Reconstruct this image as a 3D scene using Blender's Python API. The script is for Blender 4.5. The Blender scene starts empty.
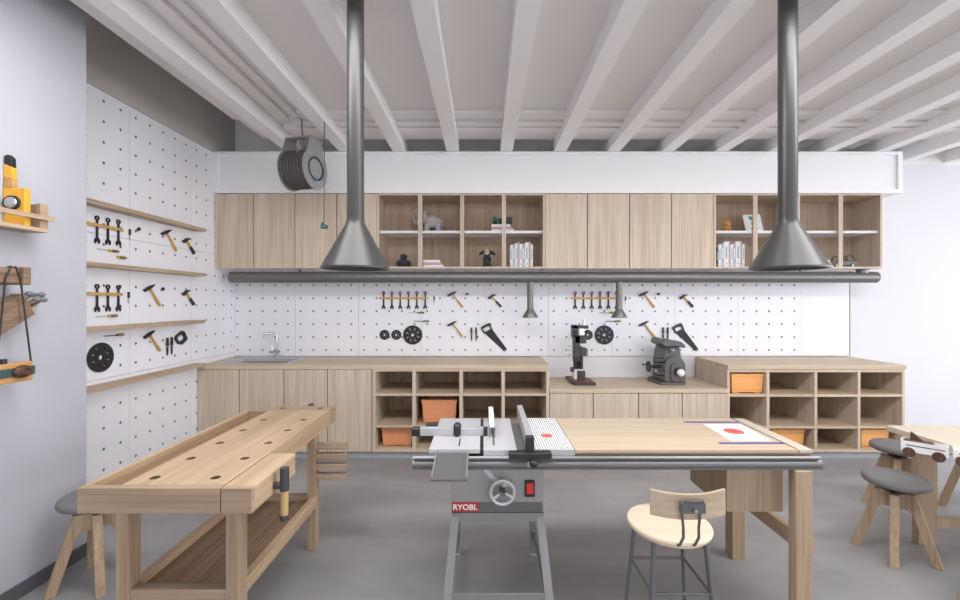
import bpy, bmesh, math, random
from mathutils import Vector, Matrix
random.seed(7)
PI = math.pi
sc = bpy.context.scene
COL = sc.collection
F, CX, CY, EYE = 425.0, 483.5, 301.5, 1.51

def px(x, D): return (x - CX) * D / F
def pz(y, D): return EYE - (y - CY) * D / F

# ------------------------------------------------------------------ materials
def srgb(r, g, b):
    def f(c):
        c /= 255.0
        return c / 12.92 if c <= 0.04045 else ((c + 0.055) / 1.055) ** 2.4
    return (f(r), f(g), f(b), 1.0)

def mat(name, col, rough=0.5, metal=0.0, bump=0.0, bscale=60, vary=0.0, vscale=6, spec=0.5):
    m = bpy.data.materials.new(name); m.use_nodes = True
    nt = m.node_tree; b = nt.nodes['Principled BSDF']
    b.inputs['Base Color'].default_value = srgb(*col)
    b.inputs['Roughness'].default_value = rough
    b.inputs['Metallic'].default_value = metal
    b.inputs['Specular IOR Level'].default_value = spec
    tc = nt.nodes.new('ShaderNodeTexCoord')
    n = nt.nodes.new('ShaderNodeTexNoise'); n.inputs['Scale'].default_value = vscale
    n.inputs['Detail'].default_value = 5
    nt.links.new(tc.outputs['Object'], n.inputs['Vector'])
    r = nt.nodes.new('ShaderNodeValToRGB')
    v = vary
    r.color_ramp.elements[0].position = 0.3; r.color_ramp.elements[1].position = 0.7
    r.color_ramp.elements[0].color = srgb(*[max(0, c * (1 - v)) for c in col])
    r.color_ramp.elements[1].color = srgb(*[min(255, c * (1 + v)) for c in col])
    nt.links.new(n.outputs['Fac'], r.inputs['Fac'])
    nt.links.new(r.outputs['Color'], b.inputs['Base Color'])
    if bump:
        n2 = nt.nodes.new('ShaderNodeTexNoise'); n2.inputs['Scale'].default_value = bscale
        nt.links.new(tc.outputs['Object'], n2.inputs['Vector'])
        bp = nt.nodes.new('ShaderNodeBump'); bp.inputs['Strength'].default_value = bump
        bp.inputs['Distance'].default_value = 0.002
        nt.links.new(n2.outputs['Fac'], bp.inputs['Height'])
        nt.links.new(bp.outputs['Normal'], b.inputs['Normal'])
    return m

def wood(name, light, dark, axis='z', fine=110.0, rough=0.5):
    m = bpy.data.materials.new(name); m.use_nodes = True
    nt = m.node_tree; b = nt.nodes['Principled BSDF']
    b.inputs['Roughness'].default_value = rough
    b.inputs['Specular IOR Level'].default_value = 0.35
    tc = nt.nodes.new('ShaderNodeTexCoord')
    oi = nt.nodes.new('ShaderNodeObjectInfo')
    add = nt.nodes.new('ShaderNodeVectorMath'); add.operation = 'ADD'
    mul = nt.nodes.new('ShaderNodeMath'); mul.operation = 'MULTIPLY'; mul.inputs[1].default_value = 31.0
    nt.links.new(oi.outputs['Random'], mul.inputs[0])
    nt.links.new(tc.outputs['Object'], add.inputs[0]); nt.links.new(mul.outputs[0], add.inputs[1])
    def noise(scales, det, dist=0.0):
        mp = nt.nodes.new('ShaderNodeMapping')
        mp.inputs['Scale'].default_value = scales
        nt.links.new(add.outputs[0], mp.inputs['Vector'])
        n = nt.nodes.new('ShaderNodeTexNoise'); n.inputs['Scale'].default_value = 1.0
        n.inputs['Detail'].default_value = det; n.inputs['Distortion'].default_value = dist
        nt.links.new(mp.outputs[0], n.inputs['Vector'])
        return n
    i = 'xyz'.index(axis)
    s1 = [fine] * 3; s1[i] = 2.2
    s2 = [fine * 0.16] * 3; s2[i] = 0.7
    a = noise(s1, 4); c = noise(s2, 3, 0.8)
    mx = nt.nodes.new('ShaderNodeMath'); mx.operation = 'MULTIPLY_ADD'
    mx.inputs[1].default_value = 0.55
    m2 = nt.nodes.new('ShaderNodeMath'); m2.operation = 'MULTIPLY'; m2.inputs[1].default_value = 0.45
    nt.links.new(c.outputs['Fac'], m2.inputs[0])
    nt.links.new(a.outputs['Fac'], mx.inputs[0]); nt.links.new(m2.outputs[0], mx.inputs[2])
    r = nt.nodes.new('ShaderNodeValToRGB')
    r.color_ramp.elements[0].position = 0.30; r.color_ramp.elements[1].position = 0.62
    r.color_ramp.elements[0].color = srgb(*dark); r.color_ramp.elements[1].color = srgb(*light)
    nt.links.new(mx.outputs[0], r.inputs['Fac'])
    nt.links.new(r.outputs['Color'], b.inputs['Base Color'])
    bp = nt.nodes.new('ShaderNodeBump'); bp.inputs['Strength'].default_value = 0.12
    bp.inputs['Distance'].default_value = 0.001
    nt.links.new(mx.outputs[0], bp.inputs['Height']); nt.links.new(bp.outputs['Normal'], b.inputs['Normal'])
    return m

def glass(name, tint=(252, 252, 252)):
    m = bpy.data.materials.new(name); m.use_nodes = True
    nt = m.node_tree; nt.nodes.clear()
    o = nt.nodes.new('ShaderNodeOutputMaterial'); mx = nt.nodes.new('ShaderNodeMixShader')
    t = nt.nodes.new('ShaderNodeBsdfTransparent'); g = nt.nodes.new('ShaderNodeBsdfGlossy')
    fr = nt.nodes.new('ShaderNodeFresnel'); fr.inputs['IOR'].default_value = 1.08
    t.inputs['Color'].default_value = srgb(*tint); g.inputs['Roughness'].default_value = 0.03
    nt.links.new(fr.outputs[0], mx.inputs[0]); nt.links.new(t.outputs[0], mx.inputs[1])
    nt.links.new(g.outputs[0], mx.inputs[2]); nt.links.new(mx.outputs[0], o.inputs[0])
    return m

M = {}
M['wall'] = mat('wall_paint', (226, 226, 232), 0.75, bump=0.05, bscale=180)
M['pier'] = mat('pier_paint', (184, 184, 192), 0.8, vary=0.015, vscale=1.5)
M['upperb'] = mat('upper_back_wall', (242, 240, 240), 0.85)
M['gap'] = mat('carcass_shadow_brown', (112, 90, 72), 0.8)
M['rail'] = mat('rail_aluminium', (128, 128, 130), 0.36, 0.4)
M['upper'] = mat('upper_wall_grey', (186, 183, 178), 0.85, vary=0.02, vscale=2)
M['ceil'] = mat('ceiling_paint', (236, 233, 233), 0.85, vary=0.008, vscale=1.5)
M['beam'] = mat('beam_paint', (243, 241, 242), 0.6)
M['white'] = mat('white_lacquer', (243, 243, 245), 0.45)
M['peg'] = mat('pegboard_white', (236, 236, 242), 0.4)
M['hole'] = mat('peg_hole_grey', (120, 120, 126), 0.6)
M['skirt'] = mat('skirting_grey', (88, 88, 92), 0.6)
M['plinth'] = mat('plinth_grey', (165, 166, 170), 0.5)
M['oak_z'] = wood('oak_vertical', (216, 200, 181), (182, 162, 142), 'z')
M['oak_x'] = wood('oak_lengthwise', (214, 196, 173), (182, 160, 136), 'x')
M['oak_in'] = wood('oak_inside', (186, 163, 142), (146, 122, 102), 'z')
M['shelfw'] = wood('wall_shelf_oak', (196, 174, 150), (152, 128, 104), 'y', 90)
M['bench_y'] = wood('bench_beech_long', (198, 172, 142), (164, 138, 110), 'y', 80)
M['bench_x'] = wood('bench_beech_cross', (180, 157, 133), (146, 123, 101), 'x', 80)
M['bench_z'] = wood('bench_beech_upright', (180, 157, 133), (146, 124, 102), 'z', 80)
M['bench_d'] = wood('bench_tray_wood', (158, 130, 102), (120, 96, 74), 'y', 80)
M['top_x'] = wood('table_top_ash', (206, 187, 165), (186, 165, 141), 'x', 55)
M['top_z'] = wood('table_leg_ash', (184, 160, 136), (150, 127, 104), 'z', 80)
M['ash_lite'] = wood('pale_ash', (214, 201, 184), (198, 183, 163), 'y', 55)
M['stoolw'] = wood('stool_ash', (188, 164, 138), (150, 127, 104), 'z', 90)
M['cream'] = wood('cream_plywood', (226, 208, 186), (214, 194, 170), 'x', 40)
M['plyback'] = wood('backrest_ply', (203, 184, 160), (176, 154, 130), 'x', 60)
M['walnut'] = wood('walnut', (104, 74, 60), (66, 44, 35), 'z', 120)
M['oldw'] = wood('weathered_wood', (150, 124, 104), (98, 78, 64), 'y', 90)
M['gripw'] = wood('handle_grip_wood', (196, 164, 118), (160, 126, 82), 'z', 120)
M['toolw'] = wood('tool_handle_wood', (214, 176, 106), (172, 128, 66), 'z', 120)
M['orangew'] = wood('orange_plank', (206, 160, 104), (158, 108, 62), 'y', 80)
M['redw'] = wood('red_wood_plate', (140, 84, 66), (98, 54, 42), 'x', 80)
M['hood'] = mat('hood_grey_metal', (60, 59, 58), 0.36, 0.0)
M['duct'] = mat('duct_grey_metal', (120, 119, 118), 0.33, 0.5)
M['steel'] = mat('brushed_steel', (196, 197, 199), 0.28, 0.9)
M['chrome'] = mat('chrome', (205, 205, 205), 0.12, 1.0)
M['sink'] = mat('sink_steel', (200, 201, 204), 0.35, 0.6)
M['sawgrey'] = mat('saw_body_grey', (150, 149, 149), 0.45, 0.1)
M['sawmid'] = mat('saw_stand_grey', (136, 135, 135), 0.45, 0.2)
M['sawtop'] = mat('saw_table_pale', (196, 196, 199), 0.4, 0.05)
M['sawedge'] = mat('saw_fence_aluminium', (188, 188, 191), 0.35, 0.3)
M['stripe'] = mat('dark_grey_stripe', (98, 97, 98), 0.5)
M['black'] = mat('black_plastic', (34, 34, 36), 0.45)
M['blackm'] = mat('black_metal', (40, 39, 40), 0.4, 0.3)
M['red'] = mat('red_plastic', (206, 52, 50), 0.4)
M['badge'] = mat('red_badge', (176, 44, 46), 0.45)
M['lett'] = mat('white_lettering', (240, 238, 238), 0.5)
M['redprint'] = mat('red_print', (228, 96, 90), 0.5)
M['orange'] = mat('orange_tub_plastic', (226, 152, 108), 0.45)
M['orange2'] = mat('light_orange_tub_plastic', (242, 176, 104), 0.45)
M['seat'] = mat('grey_seat_fabric', (118, 117, 117), 0.75, bump=0.15, bscale=500)
M['darkm'] = mat('dark_steel', (104, 104, 107), 0.4, 0.3)
M['navy'] = mat('blue_strip', (44, 42, 150), 0.5)
M['paper'] = mat('paper_white', (240, 239, 240), 0.6)
M['yellow'] = mat('yellow_plastic', (212, 176, 70), 0.45)
M['yorange'] = mat('yellow_orange_paint', (232, 172, 56), 0.5, vary=0.04, vscale=20)
M['silver'] = mat('silver_blade', (190, 190, 195), 0.3, 0.7)
M['machine'] = mat('machine_enamel_grey', (98, 97, 96), 0.4, 0.1)
M['machd'] = mat('machine_dark_grey', (66, 66, 68), 0.45, 0.2)
M['vase'] = mat('dark_slate_glaze', (58, 58, 66), 0.45)
M['eleph'] = mat('elephant_grey', (176, 168, 172), 0.8, bump=0.3, bscale=120, vary=0.06, vscale=60)
M['pink'] = mat('pink_cover', (206, 166, 160), 0.6)
M['greyb'] = mat('grey_cover', (176, 184, 196), 0.6)
M['teal'] = mat('teal_paint', (66, 150, 148), 0.6)
M['tealb'] = mat('dark_teal_band', (62, 82, 86), 0.6)
M['green'] = mat('green_paint', (42, 118, 88), 0.5)
M['dgreen'] = mat('dark_green_cloth', (34, 52, 46), 0.85)
M['skin'] = mat('beige_plush', (206, 180, 160), 0.85)
M['gold'] = mat('amber_toy', (206, 150, 72), 0.45)
M['cargrey'] = mat('toy_car_grey_green', (104, 114, 112), 0.45)
M['blue'] = mat('blue_plug', (66, 120, 160), 0.4)
M['smoke'] = mat('reel_grey', (158, 158, 158), 0.35, 0.3)
M['cable'] = mat('cable_dark', (84, 81, 79), 0.6)
M['hosec'] = mat('pale_hose', (172, 168, 164), 0.5)
M['stone'] = mat('grey_knob', (112, 118, 122), 0.4, vary=0.05, vscale=60)
M['brownl'] = wood('brown_knot_wood', (92, 64, 54), (58, 38, 32), 'y', 90)
M['glass'] = glass('door_glass')

def floor_mat():
    m = bpy.data.materials.new('polished_concrete'); m.use_nodes = True
    nt = m.node_tree; b = nt.nodes['Principled BSDF']
    tc = nt.nodes.new('ShaderNodeTexCoord')
    n1 = nt.nodes.new('ShaderNodeTexNoise'); n1.inputs['Scale'].default_value = 1.3
    n1.inputs['Detail'].default_value = 9; n1.inputs['Roughness'].default_value = 0.62
    n1.inputs['Distortion'].default_value = 0.5
    mp = nt.nodes.new('ShaderNodeMapping'); mp.inputs['Scale'].default_value = (0.8, 1.8, 1)
    nt.links.new(tc.outputs['Object'], mp.inputs[0]); nt.links.new(mp.outputs[0], n1.inputs['Vector'])
    r = nt.nodes.new('ShaderNodeValToRGB')
    r.color_ramp.elements[0].position = 0.32; r.color_ramp.elements[1].position = 0.7
    r.color_ramp.elements[0].color = srgb(138, 138, 139); r.color_ramp.elements[1].color = srgb(164, 163, 164)
    nt.links.new(n1.outputs['Fac'], r.inputs[0]); nt.links.new(r.outputs[0], b.inputs['Base Color'])
    r2 = nt.nodes.new('ShaderNodeMapRange'); r2.inputs['To Min'].default_value = 0.38; r2.inputs['To Max'].default_value = 0.6
    nt.links.new(n1.outputs['Fac'], r2.inputs['Value']); nt.links.new(r2.outputs[0], b.inputs['Roughness'])
    return m
M['floor'] = floor_mat()

def hatch_mat():
    m = bpy.data.materials.new('ribbed_white_plate'); m.use_nodes = True
    nt = m.node_tree; b = nt.nodes['Principled BSDF']; b.inputs['Roughness'].default_value = 0.5
    tc = nt.nodes.new('ShaderNodeTexCoord'); w = nt.nodes.new('ShaderNodeTexWave')
    w.wave_type = 'BANDS'; w.bands_direction = 'X'; w.inputs['Scale'].default_value = 26.0
    nt.links.new(tc.outputs['Object'], w.inputs['Vector'])
    r = nt.nodes.new('ShaderNodeValToRGB')
    r.color_ramp.elements[0].position = 0.16; r.color_ramp.elements[1].position = 0.34
    r.color_ramp.elements[0].color = srgb(120, 120, 124); r.color_ramp.elements[1].color = srgb(236, 236, 238)
    nt.links.new(w.outputs['Color'], r.inputs[0]); nt.links.new(r.outputs[0], b.inputs['Base Color'])
    return m
M['hatch'] = hatch_mat()

# ------------------------------------------------------------------ mesh helpers
def new(): return bmesh.new()

def quadbox(bm, c8, skip=(), mi=0):
    v = [bm.verts.new(p) for p in c8]
    fs = {'bottom': (0, 3, 2, 1), 'top': (4, 5, 6, 7), 'front': (0, 1, 5, 4), 'right': (1, 2, 6, 5),
          'back': (2, 3, 7, 6), 'left': (3, 0, 4, 7)}
    for k, f in fs.items():
        if k in skip: continue
        q = bm.faces.new([v[i] for i in f]); q.material_index = mi

def box(bm, x0, x1, y0, y1, z0, z1, bev=0.0, mi=0, skip=()):
    if bev:
        t = bmesh.new()
        quadbox(t, [(x0, y0, z0), (x1, y0, z0), (x1, y1, z0), (x0, y1, z0), (x0, y0, z1), (x1, y0, z1), (x1, y1, z1), (x0, y1, z1)])
        bmesh.ops.bevel(t, geom=t.edges[:], offset=bev, segments=1, affect='EDGES')
        merge(bm, t, mi)
    else:
        quadbox(bm, [(x0, y0, z0), (x1, y0, z0), (x1, y1, z0), (x0, y1, z0), (x0, y0, z1), (x1, y0, z1), (x1, y1, z1), (x0, y1, z1)], skip, mi)
    return bm

def merge(bm, t, mi=None, mtx=None):
    if mtx is not None: bmesh.ops.transform(t, matrix=mtx, verts=t.verts[:])
    mp = {}
    for v in t.verts: mp[v] = bm.verts.new(v.co)
    for f in t.faces:
        try: q = bm.faces.new([mp[v] for v in f.verts])
        except ValueError: continue
        q.material_index = f.material_index if mi is None else mi
    t.free()

def frame_axes(d):
    d = Vector(d).normalized()
    u = d.cross(Vector((0, 0, 1)))
    if u.length < 1e-4: u = Vector((1, 0, 0))
    u.normalize(); w = d.cross(u).normalized()
    return d, u, w

def cyl(bm, p0, p1, r0, r1=None, seg=24, caps=True, mi=0):
    r1 = r0 if r1 is None else r1
    p0, p1 = Vector(p0), Vector(p1)
    d, u, w = frame_axes(p1 - p0)
    a = [bm.verts.new(p0 + (u * math.cos(t) + w * math.sin(t)) * r0) for t in [2 * PI * i / seg for i in range(seg)]]
    b = [bm.verts.new(p1 + (u * math.cos(t) + w * math.sin(t)) * r1) for t in [2 * PI * i / seg for i in range(seg)]]
    for i in range(seg):
        j = (i + 1) % seg
        f = bm.faces.new((a[i], a[j], b[j], b[i])); f.material_index = mi
    if caps:
        f = bm.faces.new(a[::-1]); f.material_index = mi
        f = bm.faces.new(b); f.material_index = mi
    return bm

def tube(bm, pts, r, seg=10, mi=0):
    pts = [Vector(p) for p in pts]
    rings = []
    d0, u, w = frame_axes(pts[1] - pts[0])
    for i, p in enumerate(pts):
        if i == 0: d = (pts[1] - pts[0]).normalized()
        elif i == len(pts) - 1: d = (pts[-1] - pts[-2]).normalized()
        else: d = ((pts[i + 1] - p).normalized() + (p - pts[i - 1]).normalized()).normalized()
        u = (u - d * u.dot(d)).normalized(); w = d.cross(u)
        rings.append([bm.verts.new(p + (u * math.cos(2 * PI * k / seg) + w * math.sin(2 * PI * k / seg)) * r) for k in range(seg)])
    for a, b in zip(rings, rings[1:]):
        for k in range(seg):
            f = bm.faces.new((a[k], a[(k + 1) % seg], b[(k + 1) % seg], b[k])); f.material_index = mi
    f = bm.faces.new(rings[0][::-1]); f.material_index = mi
    f = bm.faces.new(rings[-1]); f.material_index = mi
    return bm

def lathe(bm, prof, c=(0, 0, 0), seg=40, mi=0, axis='z', closed=False):
    c = Vector(c); rings = []
    for r, h in prof:
        ring = []
        if r < 1e-6:
            p = {'z': (0, 0, h), 'y': (0, h, 0), 'x': (h, 0, 0)}[axis]
            ring = [bm.verts.new(c + Vector(p))]
        else:
            for k in range(seg):
                a = 2 * PI * k / seg; ca, sa = r * math.cos(a), r * math.sin(a)
                p = {'z': (ca, sa, h), 'y': (ca, h, -sa), 'x': (h, ca, sa)}[axis]
                ring.append(bm.verts.new(c + Vector(p)))
        rings.append(ring)
    for a, b in zip(rings, rings[1:]):
        for k in range(seg):
            j = (k + 1) % seg
            if len(a) == 1 and len(b) == 1: continue
            if len(a) == 1: vs = (a[0], b[j], b[k])
            elif len(b) == 1: vs = (a[k], a[j], b[0])
            else: vs = (a[k], a[j], b[j], b[k])
            f = bm.faces.new(vs); f.material_index = mi
    return bm

def prism(bm, pts, plane, a, b, mi=0, bev=0):
    """outline pts (u,v) in plane 'xz','yz','xy', pushed from a to b along the third axis"""
    def P(u, v, w):
        return {'xz': (u, w, v), 'yz': (w, u, v), 'xy': (u, v, w)}[plane]
    t = bmesh.new()
    A = [t.verts.new(P(u, v, a)) for u, v in pts]; B = [t.verts.new(P(u, v, b)) for u, v in pts]
    n = len(pts)
    t.faces.new(A); t.faces.new(B[::-1])
    for i in range(n):
        j = (i + 1) % n; t.faces.new((A[i], B[i], B[j], A[j]))
    bmesh.ops.recalc_face_normals(t, faces=t.faces[:])
    if bev: bmesh.ops.bevel(t, geom=t.edges[:], offset=bev, segments=1, affect='EDGES')
    merge(bm, t, mi)
    return bm

def ball(bm, c, r, s=(1, 1, 1), mi=0, seg=20):
    t = bmesh.new(); bmesh.ops.create_uvsphere(t, u_segments=seg, v_segments=seg // 2 + 2, radius=r)
    merge(bm, t, mi, Matrix.Translation(c) @ Matrix.Diagonal((s[0], s[1], s[2], 1)))
    return bm

def perforate(bm, P, us, vs, u0, u1, v0, v1, r, depth, mi_hole=1, seg=16):
    """plate face with true round holes. P(u,v,w) -> world, w inward"""
    def bounds(c, lo, hi):
        c = sorted(c); b = [lo] + [(a + d) / 2 for a, d in zip(c, c[1:])] + [hi]
        return c, b
    us, bu = bounds(us, u0, u1); vs, bv = bounds(vs, v0, v1)
    for i, cu in enumerate(us):
        for j, cv in enumerate(vs):
            a0, a1, b0, b1 = bu[i], bu[i + 1], bv[j], bv[j + 1]
            rim = []
            for k in range(4): rim.append((a0 + (a1 - a0) * k / 4, b0))
            for k in range(4): rim.append((a1, b0 + (b1 - b0) * k / 4))
            for k in range(4): rim.append((a1 - (a1 - a0) * k / 4, b1))
            for k in range(4): rim.append((a0, b1 - (b1 - b0) * k / 4))
            ang = [-3 * PI / 4 + 2 * PI * k / 16 for k in range(16)]
            R = [bm.verts.new(P(u, v, 0)) for u, v in rim]
            Cc = [bm.verts.new(P(cu + r * math.cos(t), cv + r * math.sin(t), 0)) for t in ang]
            Dd = [bm.verts.new(P(cu + r * math.cos(t), cv + r * math.sin(t), depth)) for t in ang]
            for k in range(16):
                q = (k + 1) % 16
                bm.faces.new((R[k], R[q], Cc[q], Cc[k]))
                f = bm.faces.new((Cc[k], Cc[q], Dd[q], Dd[k])); f.material_index = mi_hole
            f = bm.faces.new(Dd); f.material_index = mi_hole

def world_loc(o):
    l = Vector(o.location)
    while o.parent: o = o.parent; l = l + Vector(o.location)
    return l

def mesh_of(name, bm, mats, smooth=True):
    bmesh.ops.remove_doubles(bm, verts=bm.verts[:], dist=1e-6)
    bmesh.ops.recalc_face_normals(bm, faces=bm.faces[:])
    me = bpy.data.meshes.new(name); bm.to_mesh(me); bm.free()
    for m in (mats if isinstance(mats, (list, tuple)) else [mats]): me.materials.append(M[m] if isinstance(m, str) else m)
    if smooth:
        for p in me.polygons: p.use_smooth = True
        me.set_sharp_from_angle(angle=math.radians(32))
    return me

def obj(name, bm, mats, parent=None, label=None):
    me = mesh_of(name, bm, mats)
    o = bpy.data.objects.new(name, me); COL.objects.link(o)
    if parent:
        o.parent = parent; w = world_loc(parent)
    else:
        xs = [v.co.x for v in me.vertices]; ys = [v.co.y for v in me.vertices]; zs = [v.co.z for v in me.vertices]
        w = Vector(((min(xs) + max(xs)) / 2, (min(ys) + max(ys)) / 2, min(zs))); o.location = w
    me.transform(Matrix.Translation(-w))
    if label: o['label'] = label
    return o

def tag(o, label, cat, group=None):
    o['label'] = label; o['category'] = cat
    if group: o['group'] = group
    return o

def thing(name, label, cat, loc=(0, 0, 0), group=None):
    o = bpy.data.objects.new(name, None); COL.objects.link(o); o.location = loc
    o.empty_display_size = 0.05
    return tag(o, label, cat, group)

def struct(name, bm, mats, label=None):
    o = obj(name, bm, mats); o['kind'] = 'structure'
    if label: o['label'] = label
    return o

def copy_tree(o, loc=None, rotz=None, label=None, group=None, parent=None):
    c = o.copy(); COL.objects.link(c)
    if parent: c.parent = parent
    if loc is not None: c.location = loc
    if rotz is not None: c.rotation_euler = (0, 0, rotz)
    if label: c['label'] = label
    if group: c['group'] = group
    for ch in [x for x in bpy.data.objects if x.parent == o]:
        copy_tree(ch, parent=c)
    return c

def bb(*a, bev=0.0, mi=0): return box(new(), *a, bev=bev, mi=mi)

# ------------------------------------------------------------------ setting
LW, PX, BW, PY = -2.742, -2.367, 4.68, 2.537     # pegboard face left, pier face, pegboard face back, pier end
H = 3.62
struct('floor', bb(-4.0, 9.5, -5.0, 4.9, -0.12, 0.0), 'floor')
bm = bb(-3.0, 9.5, 4.70, 4.9, 0.0, 3.03); struct('wall_back', bm, 'wall')
bm = bb(-3.0, 9.5, 4.70, 4.9, 3.03, H); struct('wall_back_top', bm, 'upperb')
bm = bb(-3.0, -2.762, 2.30, 4.70, 0.0, 3.03); struct('wall_left', bm, 'wall')
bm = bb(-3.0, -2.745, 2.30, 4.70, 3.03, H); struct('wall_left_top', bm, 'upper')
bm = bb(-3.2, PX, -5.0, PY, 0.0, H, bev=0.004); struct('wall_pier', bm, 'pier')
struct('baseboard_left', bb(PX, PX + 0.012, -5.0, PY + 0.01, 0.0, 0.075, bev=0.002), 'skirt')
struct('ceiling', bb(-3.2, 9.5, -5.0, 4.9, H, H + 0.1), 'ceil')
RX, RY, RZ = -2.236, 4.315, 3.165
bm = bb(RX, 9.5, -5.0, RY, RZ, RZ + 0.08)
struct('ceiling_raft', bm, 'ceil')
# stepped mouldings round the raft
n = 1
for (ya, yb, dz) in ((3.665, 3.80, 0.03), (3.835, 3.90, 0.05), (3.94, 4.03, 0.05), (4.06, 4.315, 0.012)):
    bm = new(); off = RY - yb; o2 = RY - ya
    box(bm, RX + off + 0.10, 9.5, ya, yb, RZ - dz, RZ, bev=0.003)
    struct('trim_%d' % n, bm, 'ceil'); n += 1
for (xa, xb, dz) in ((-2.236, -2.10, 0.03), (-1.83, -1.74, 0.03), (-1.71, -1.64, 0.018)):
    struct('trim_%d' % n, bb(xa, xb, -5.0, 3.8, RZ - dz, RZ, bev=0.003), 'ceil'); n += 1
# beams
for k in range(-3, 13):
    c = -0.314 + 0.547 * k
    struct('trim_%d' % n, bb(c - 0.062, c + 0.062, -5.0, 4.70, 3.04, RZ), 'beam'); n += 1
# soffit box over wall cabinets with framed front
SF = 4.324
bm = new(); box(bm, LW, 4.267, SF + 0.022, 4.70, 2.613, 3.036)
fw = 0.045
box(bm, LW, 4.267, SF, SF + 0.022, 2.613, 2.613 + 0.04); box(bm, LW, 4.267, SF, SF + 0.022, 3.036 - 0.032, 3.036)
box(bm, LW, LW + fw, SF, SF + 0.022, 2.653, 3.004); box(bm, 4.267 - fw, 4.267, SF, SF + 0.022, 2.653, 3.004)
struct('trim_%d' % n, bm, 'white'); n += 1

# ------------------------------------------------------------------ pegboards
GP = 'white pegboard panels on the walls'
seams = [LW] + [-2.072 + 0.6965 * k for k in range(0, 9)]
names = ['beside the left corner behind the sink basin', 'behind the steel tap, second from the corner',
         'left of the first tool rack, third from the corner', 'holding the left wrench rack over the long worktop',
         'holding the hammers and chisels over the long worktop', 'holding the big saw tip and first small nozzle',
         'behind the upright wood-plate machine and second wrench rack', 'behind the grey machine with upper pair of hammers',
         'right of the second handsaw, last with holes']
rows = [pz(350, BW) + 0.1425 * j for j in range(7)]
for i in range(9):
    a, b = seams[i], seams[i + 1]
    a += 0.0015; b -= 0.0015
    us = [-0.62 + 0.1394 * j for j in range(-16, 31)]
    us = [u for u in us if a + 0.02 < u < b - 0.02]
    z0, z1 = 0.912, 1.90
    bm = new()
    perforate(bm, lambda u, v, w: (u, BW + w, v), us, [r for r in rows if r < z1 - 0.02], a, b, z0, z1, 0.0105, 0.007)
    box(bm, a, b, BW, 4.70, z0, z1, skip=('front',))
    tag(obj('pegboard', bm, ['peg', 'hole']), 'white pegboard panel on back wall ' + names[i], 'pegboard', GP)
bm = bb(3.50, 4.03, BW, 4.70, 0.912, 1.90, bev=0.0015)
wp = obj('wall_panel', bm, 'peg'); obj('edge_shadow_strip', bb(4.03, 4.038, BW - 0.001, 4.70, 0.912, 1.90), 'stripe', wp)  # dark grey strip stands in for the shadow line at the panel edge
tag(wp, 'plain white wall panel without holes at right end of the pegboards', 'panel')
cols = [2.614, 3.292 + 0.0, 3.984, BW]
lrow = {0: [0.067, 0.218, 0.367, 0.516, 0.665, 0.814 + 0.0], 1: [1.03 + 0.1486 * j for j in range(7)], 2: [2.064 + 0.1486 * j for j in range(7)]}
zz = [0.0, 0.954, 1.992, 3.025]
lrow[0] = [0.0 + 0.896 - 0.1505 * j for j in range(6)]
cn = ['nearest the pier', 'in the middle', 'beside the back corner']; rn = ['lowest', 'middle-height', 'top']
for i in range(3):
    for j in range(3):
        a, b = cols[i] + 0.0015, cols[i + 1] - (0.0015 if i < 2 else 0.0)
        us = [3.917 + 0.1415 * q for q in range(-11, 6)]
        us = [u for u in us if a + 0.02 < u < b - 0.03]
        z0, z1 = zz[j] + 0.0015, zz[j + 1] - 0.0015
        bm = new()
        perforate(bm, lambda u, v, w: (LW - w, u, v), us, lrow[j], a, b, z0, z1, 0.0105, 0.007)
        box(bm, -2.762, LW, a, b, z0, z1, skip=('right',))
        tag(obj('pegboard', bm, ['peg', 'hole']), '%s white pegboard panel on left wall, %s' % (rn[j], cn[i]), 'pegboard', GP)

# ------------------------------------------------------------------ wall shelves on left pegboard
GS = 'wooden ledges on the left pegboard wall'
for zt, lab in ((2.203, 'topmost thin wooden ledge on left wall, above the first wrench row'),
                (1.778, 'thin wooden ledge on left wall between the two wrench rows'),
                (1.335, 'thin wooden ledge on left wall just above the large round blade'),
                (0.925, 'lowest thin wooden ledge on left wall at worktop height')):
    tag(obj('wall_ledge', bb(LW, LW + 0.10, 2.56, 4.04, zt - 0.03, zt, bev=0.002), 'shelfw'), lab, 'shelf', GS)

# ------------------------------------------------------------------ base cabinets
YF, YB = 4.07, 4.672
def cab(x0, x1, z1, label, group, plinth=True):
    t = thing('base_cabinet', label, 'cabinet', ((x0 + x1) / 2, YF, 0), group)
    obj('carcass', bb(x0, x1, YF + 0.02, YB, 0.069, z1), 'gap', t)
    obj('door', bb(x0 + 0.004, x1 - 0.004, YF, YF + 0.019, 0.071, z1 - 0.004, bev=0.0015), 'oak_z', t)
    obj('plinth', bb(x0, x1, YF + 0.03, YF + 0.05, 0, 0.069), 'plinth', t)
xs = [-2.739, -2.337, -1.914, -1.494, -1.070]
labs = ['oak-front base cabinet under the sink basin, touching the left wall', 'oak-front base cabinet below the tap, second from the left wall',
        'oak-front base cabinet behind the workbench end, third from left wall', 'oak-front base cabinet directly left of the open cubbies']
for i in range(4): cab(xs[i], xs[i + 1], 0.862, labs[i], 'base cabinets with plain doors on the left')
xs = [0.634, 1.052, 1.4855, 1.904, 2.338]
labs = ['low oak-front cabinet below the upright machine, beside left cubbies', 'low oak-front cabinet second from the left, between the two machines',
        'low oak-front cabinet below the rounded grey machine', 'low oak-front cabinet touching the right cubby unit']
for i in range(4): cab(xs[i], xs[i + 1], 0.632, labs[i], 'low base cabinets in the middle')

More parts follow.
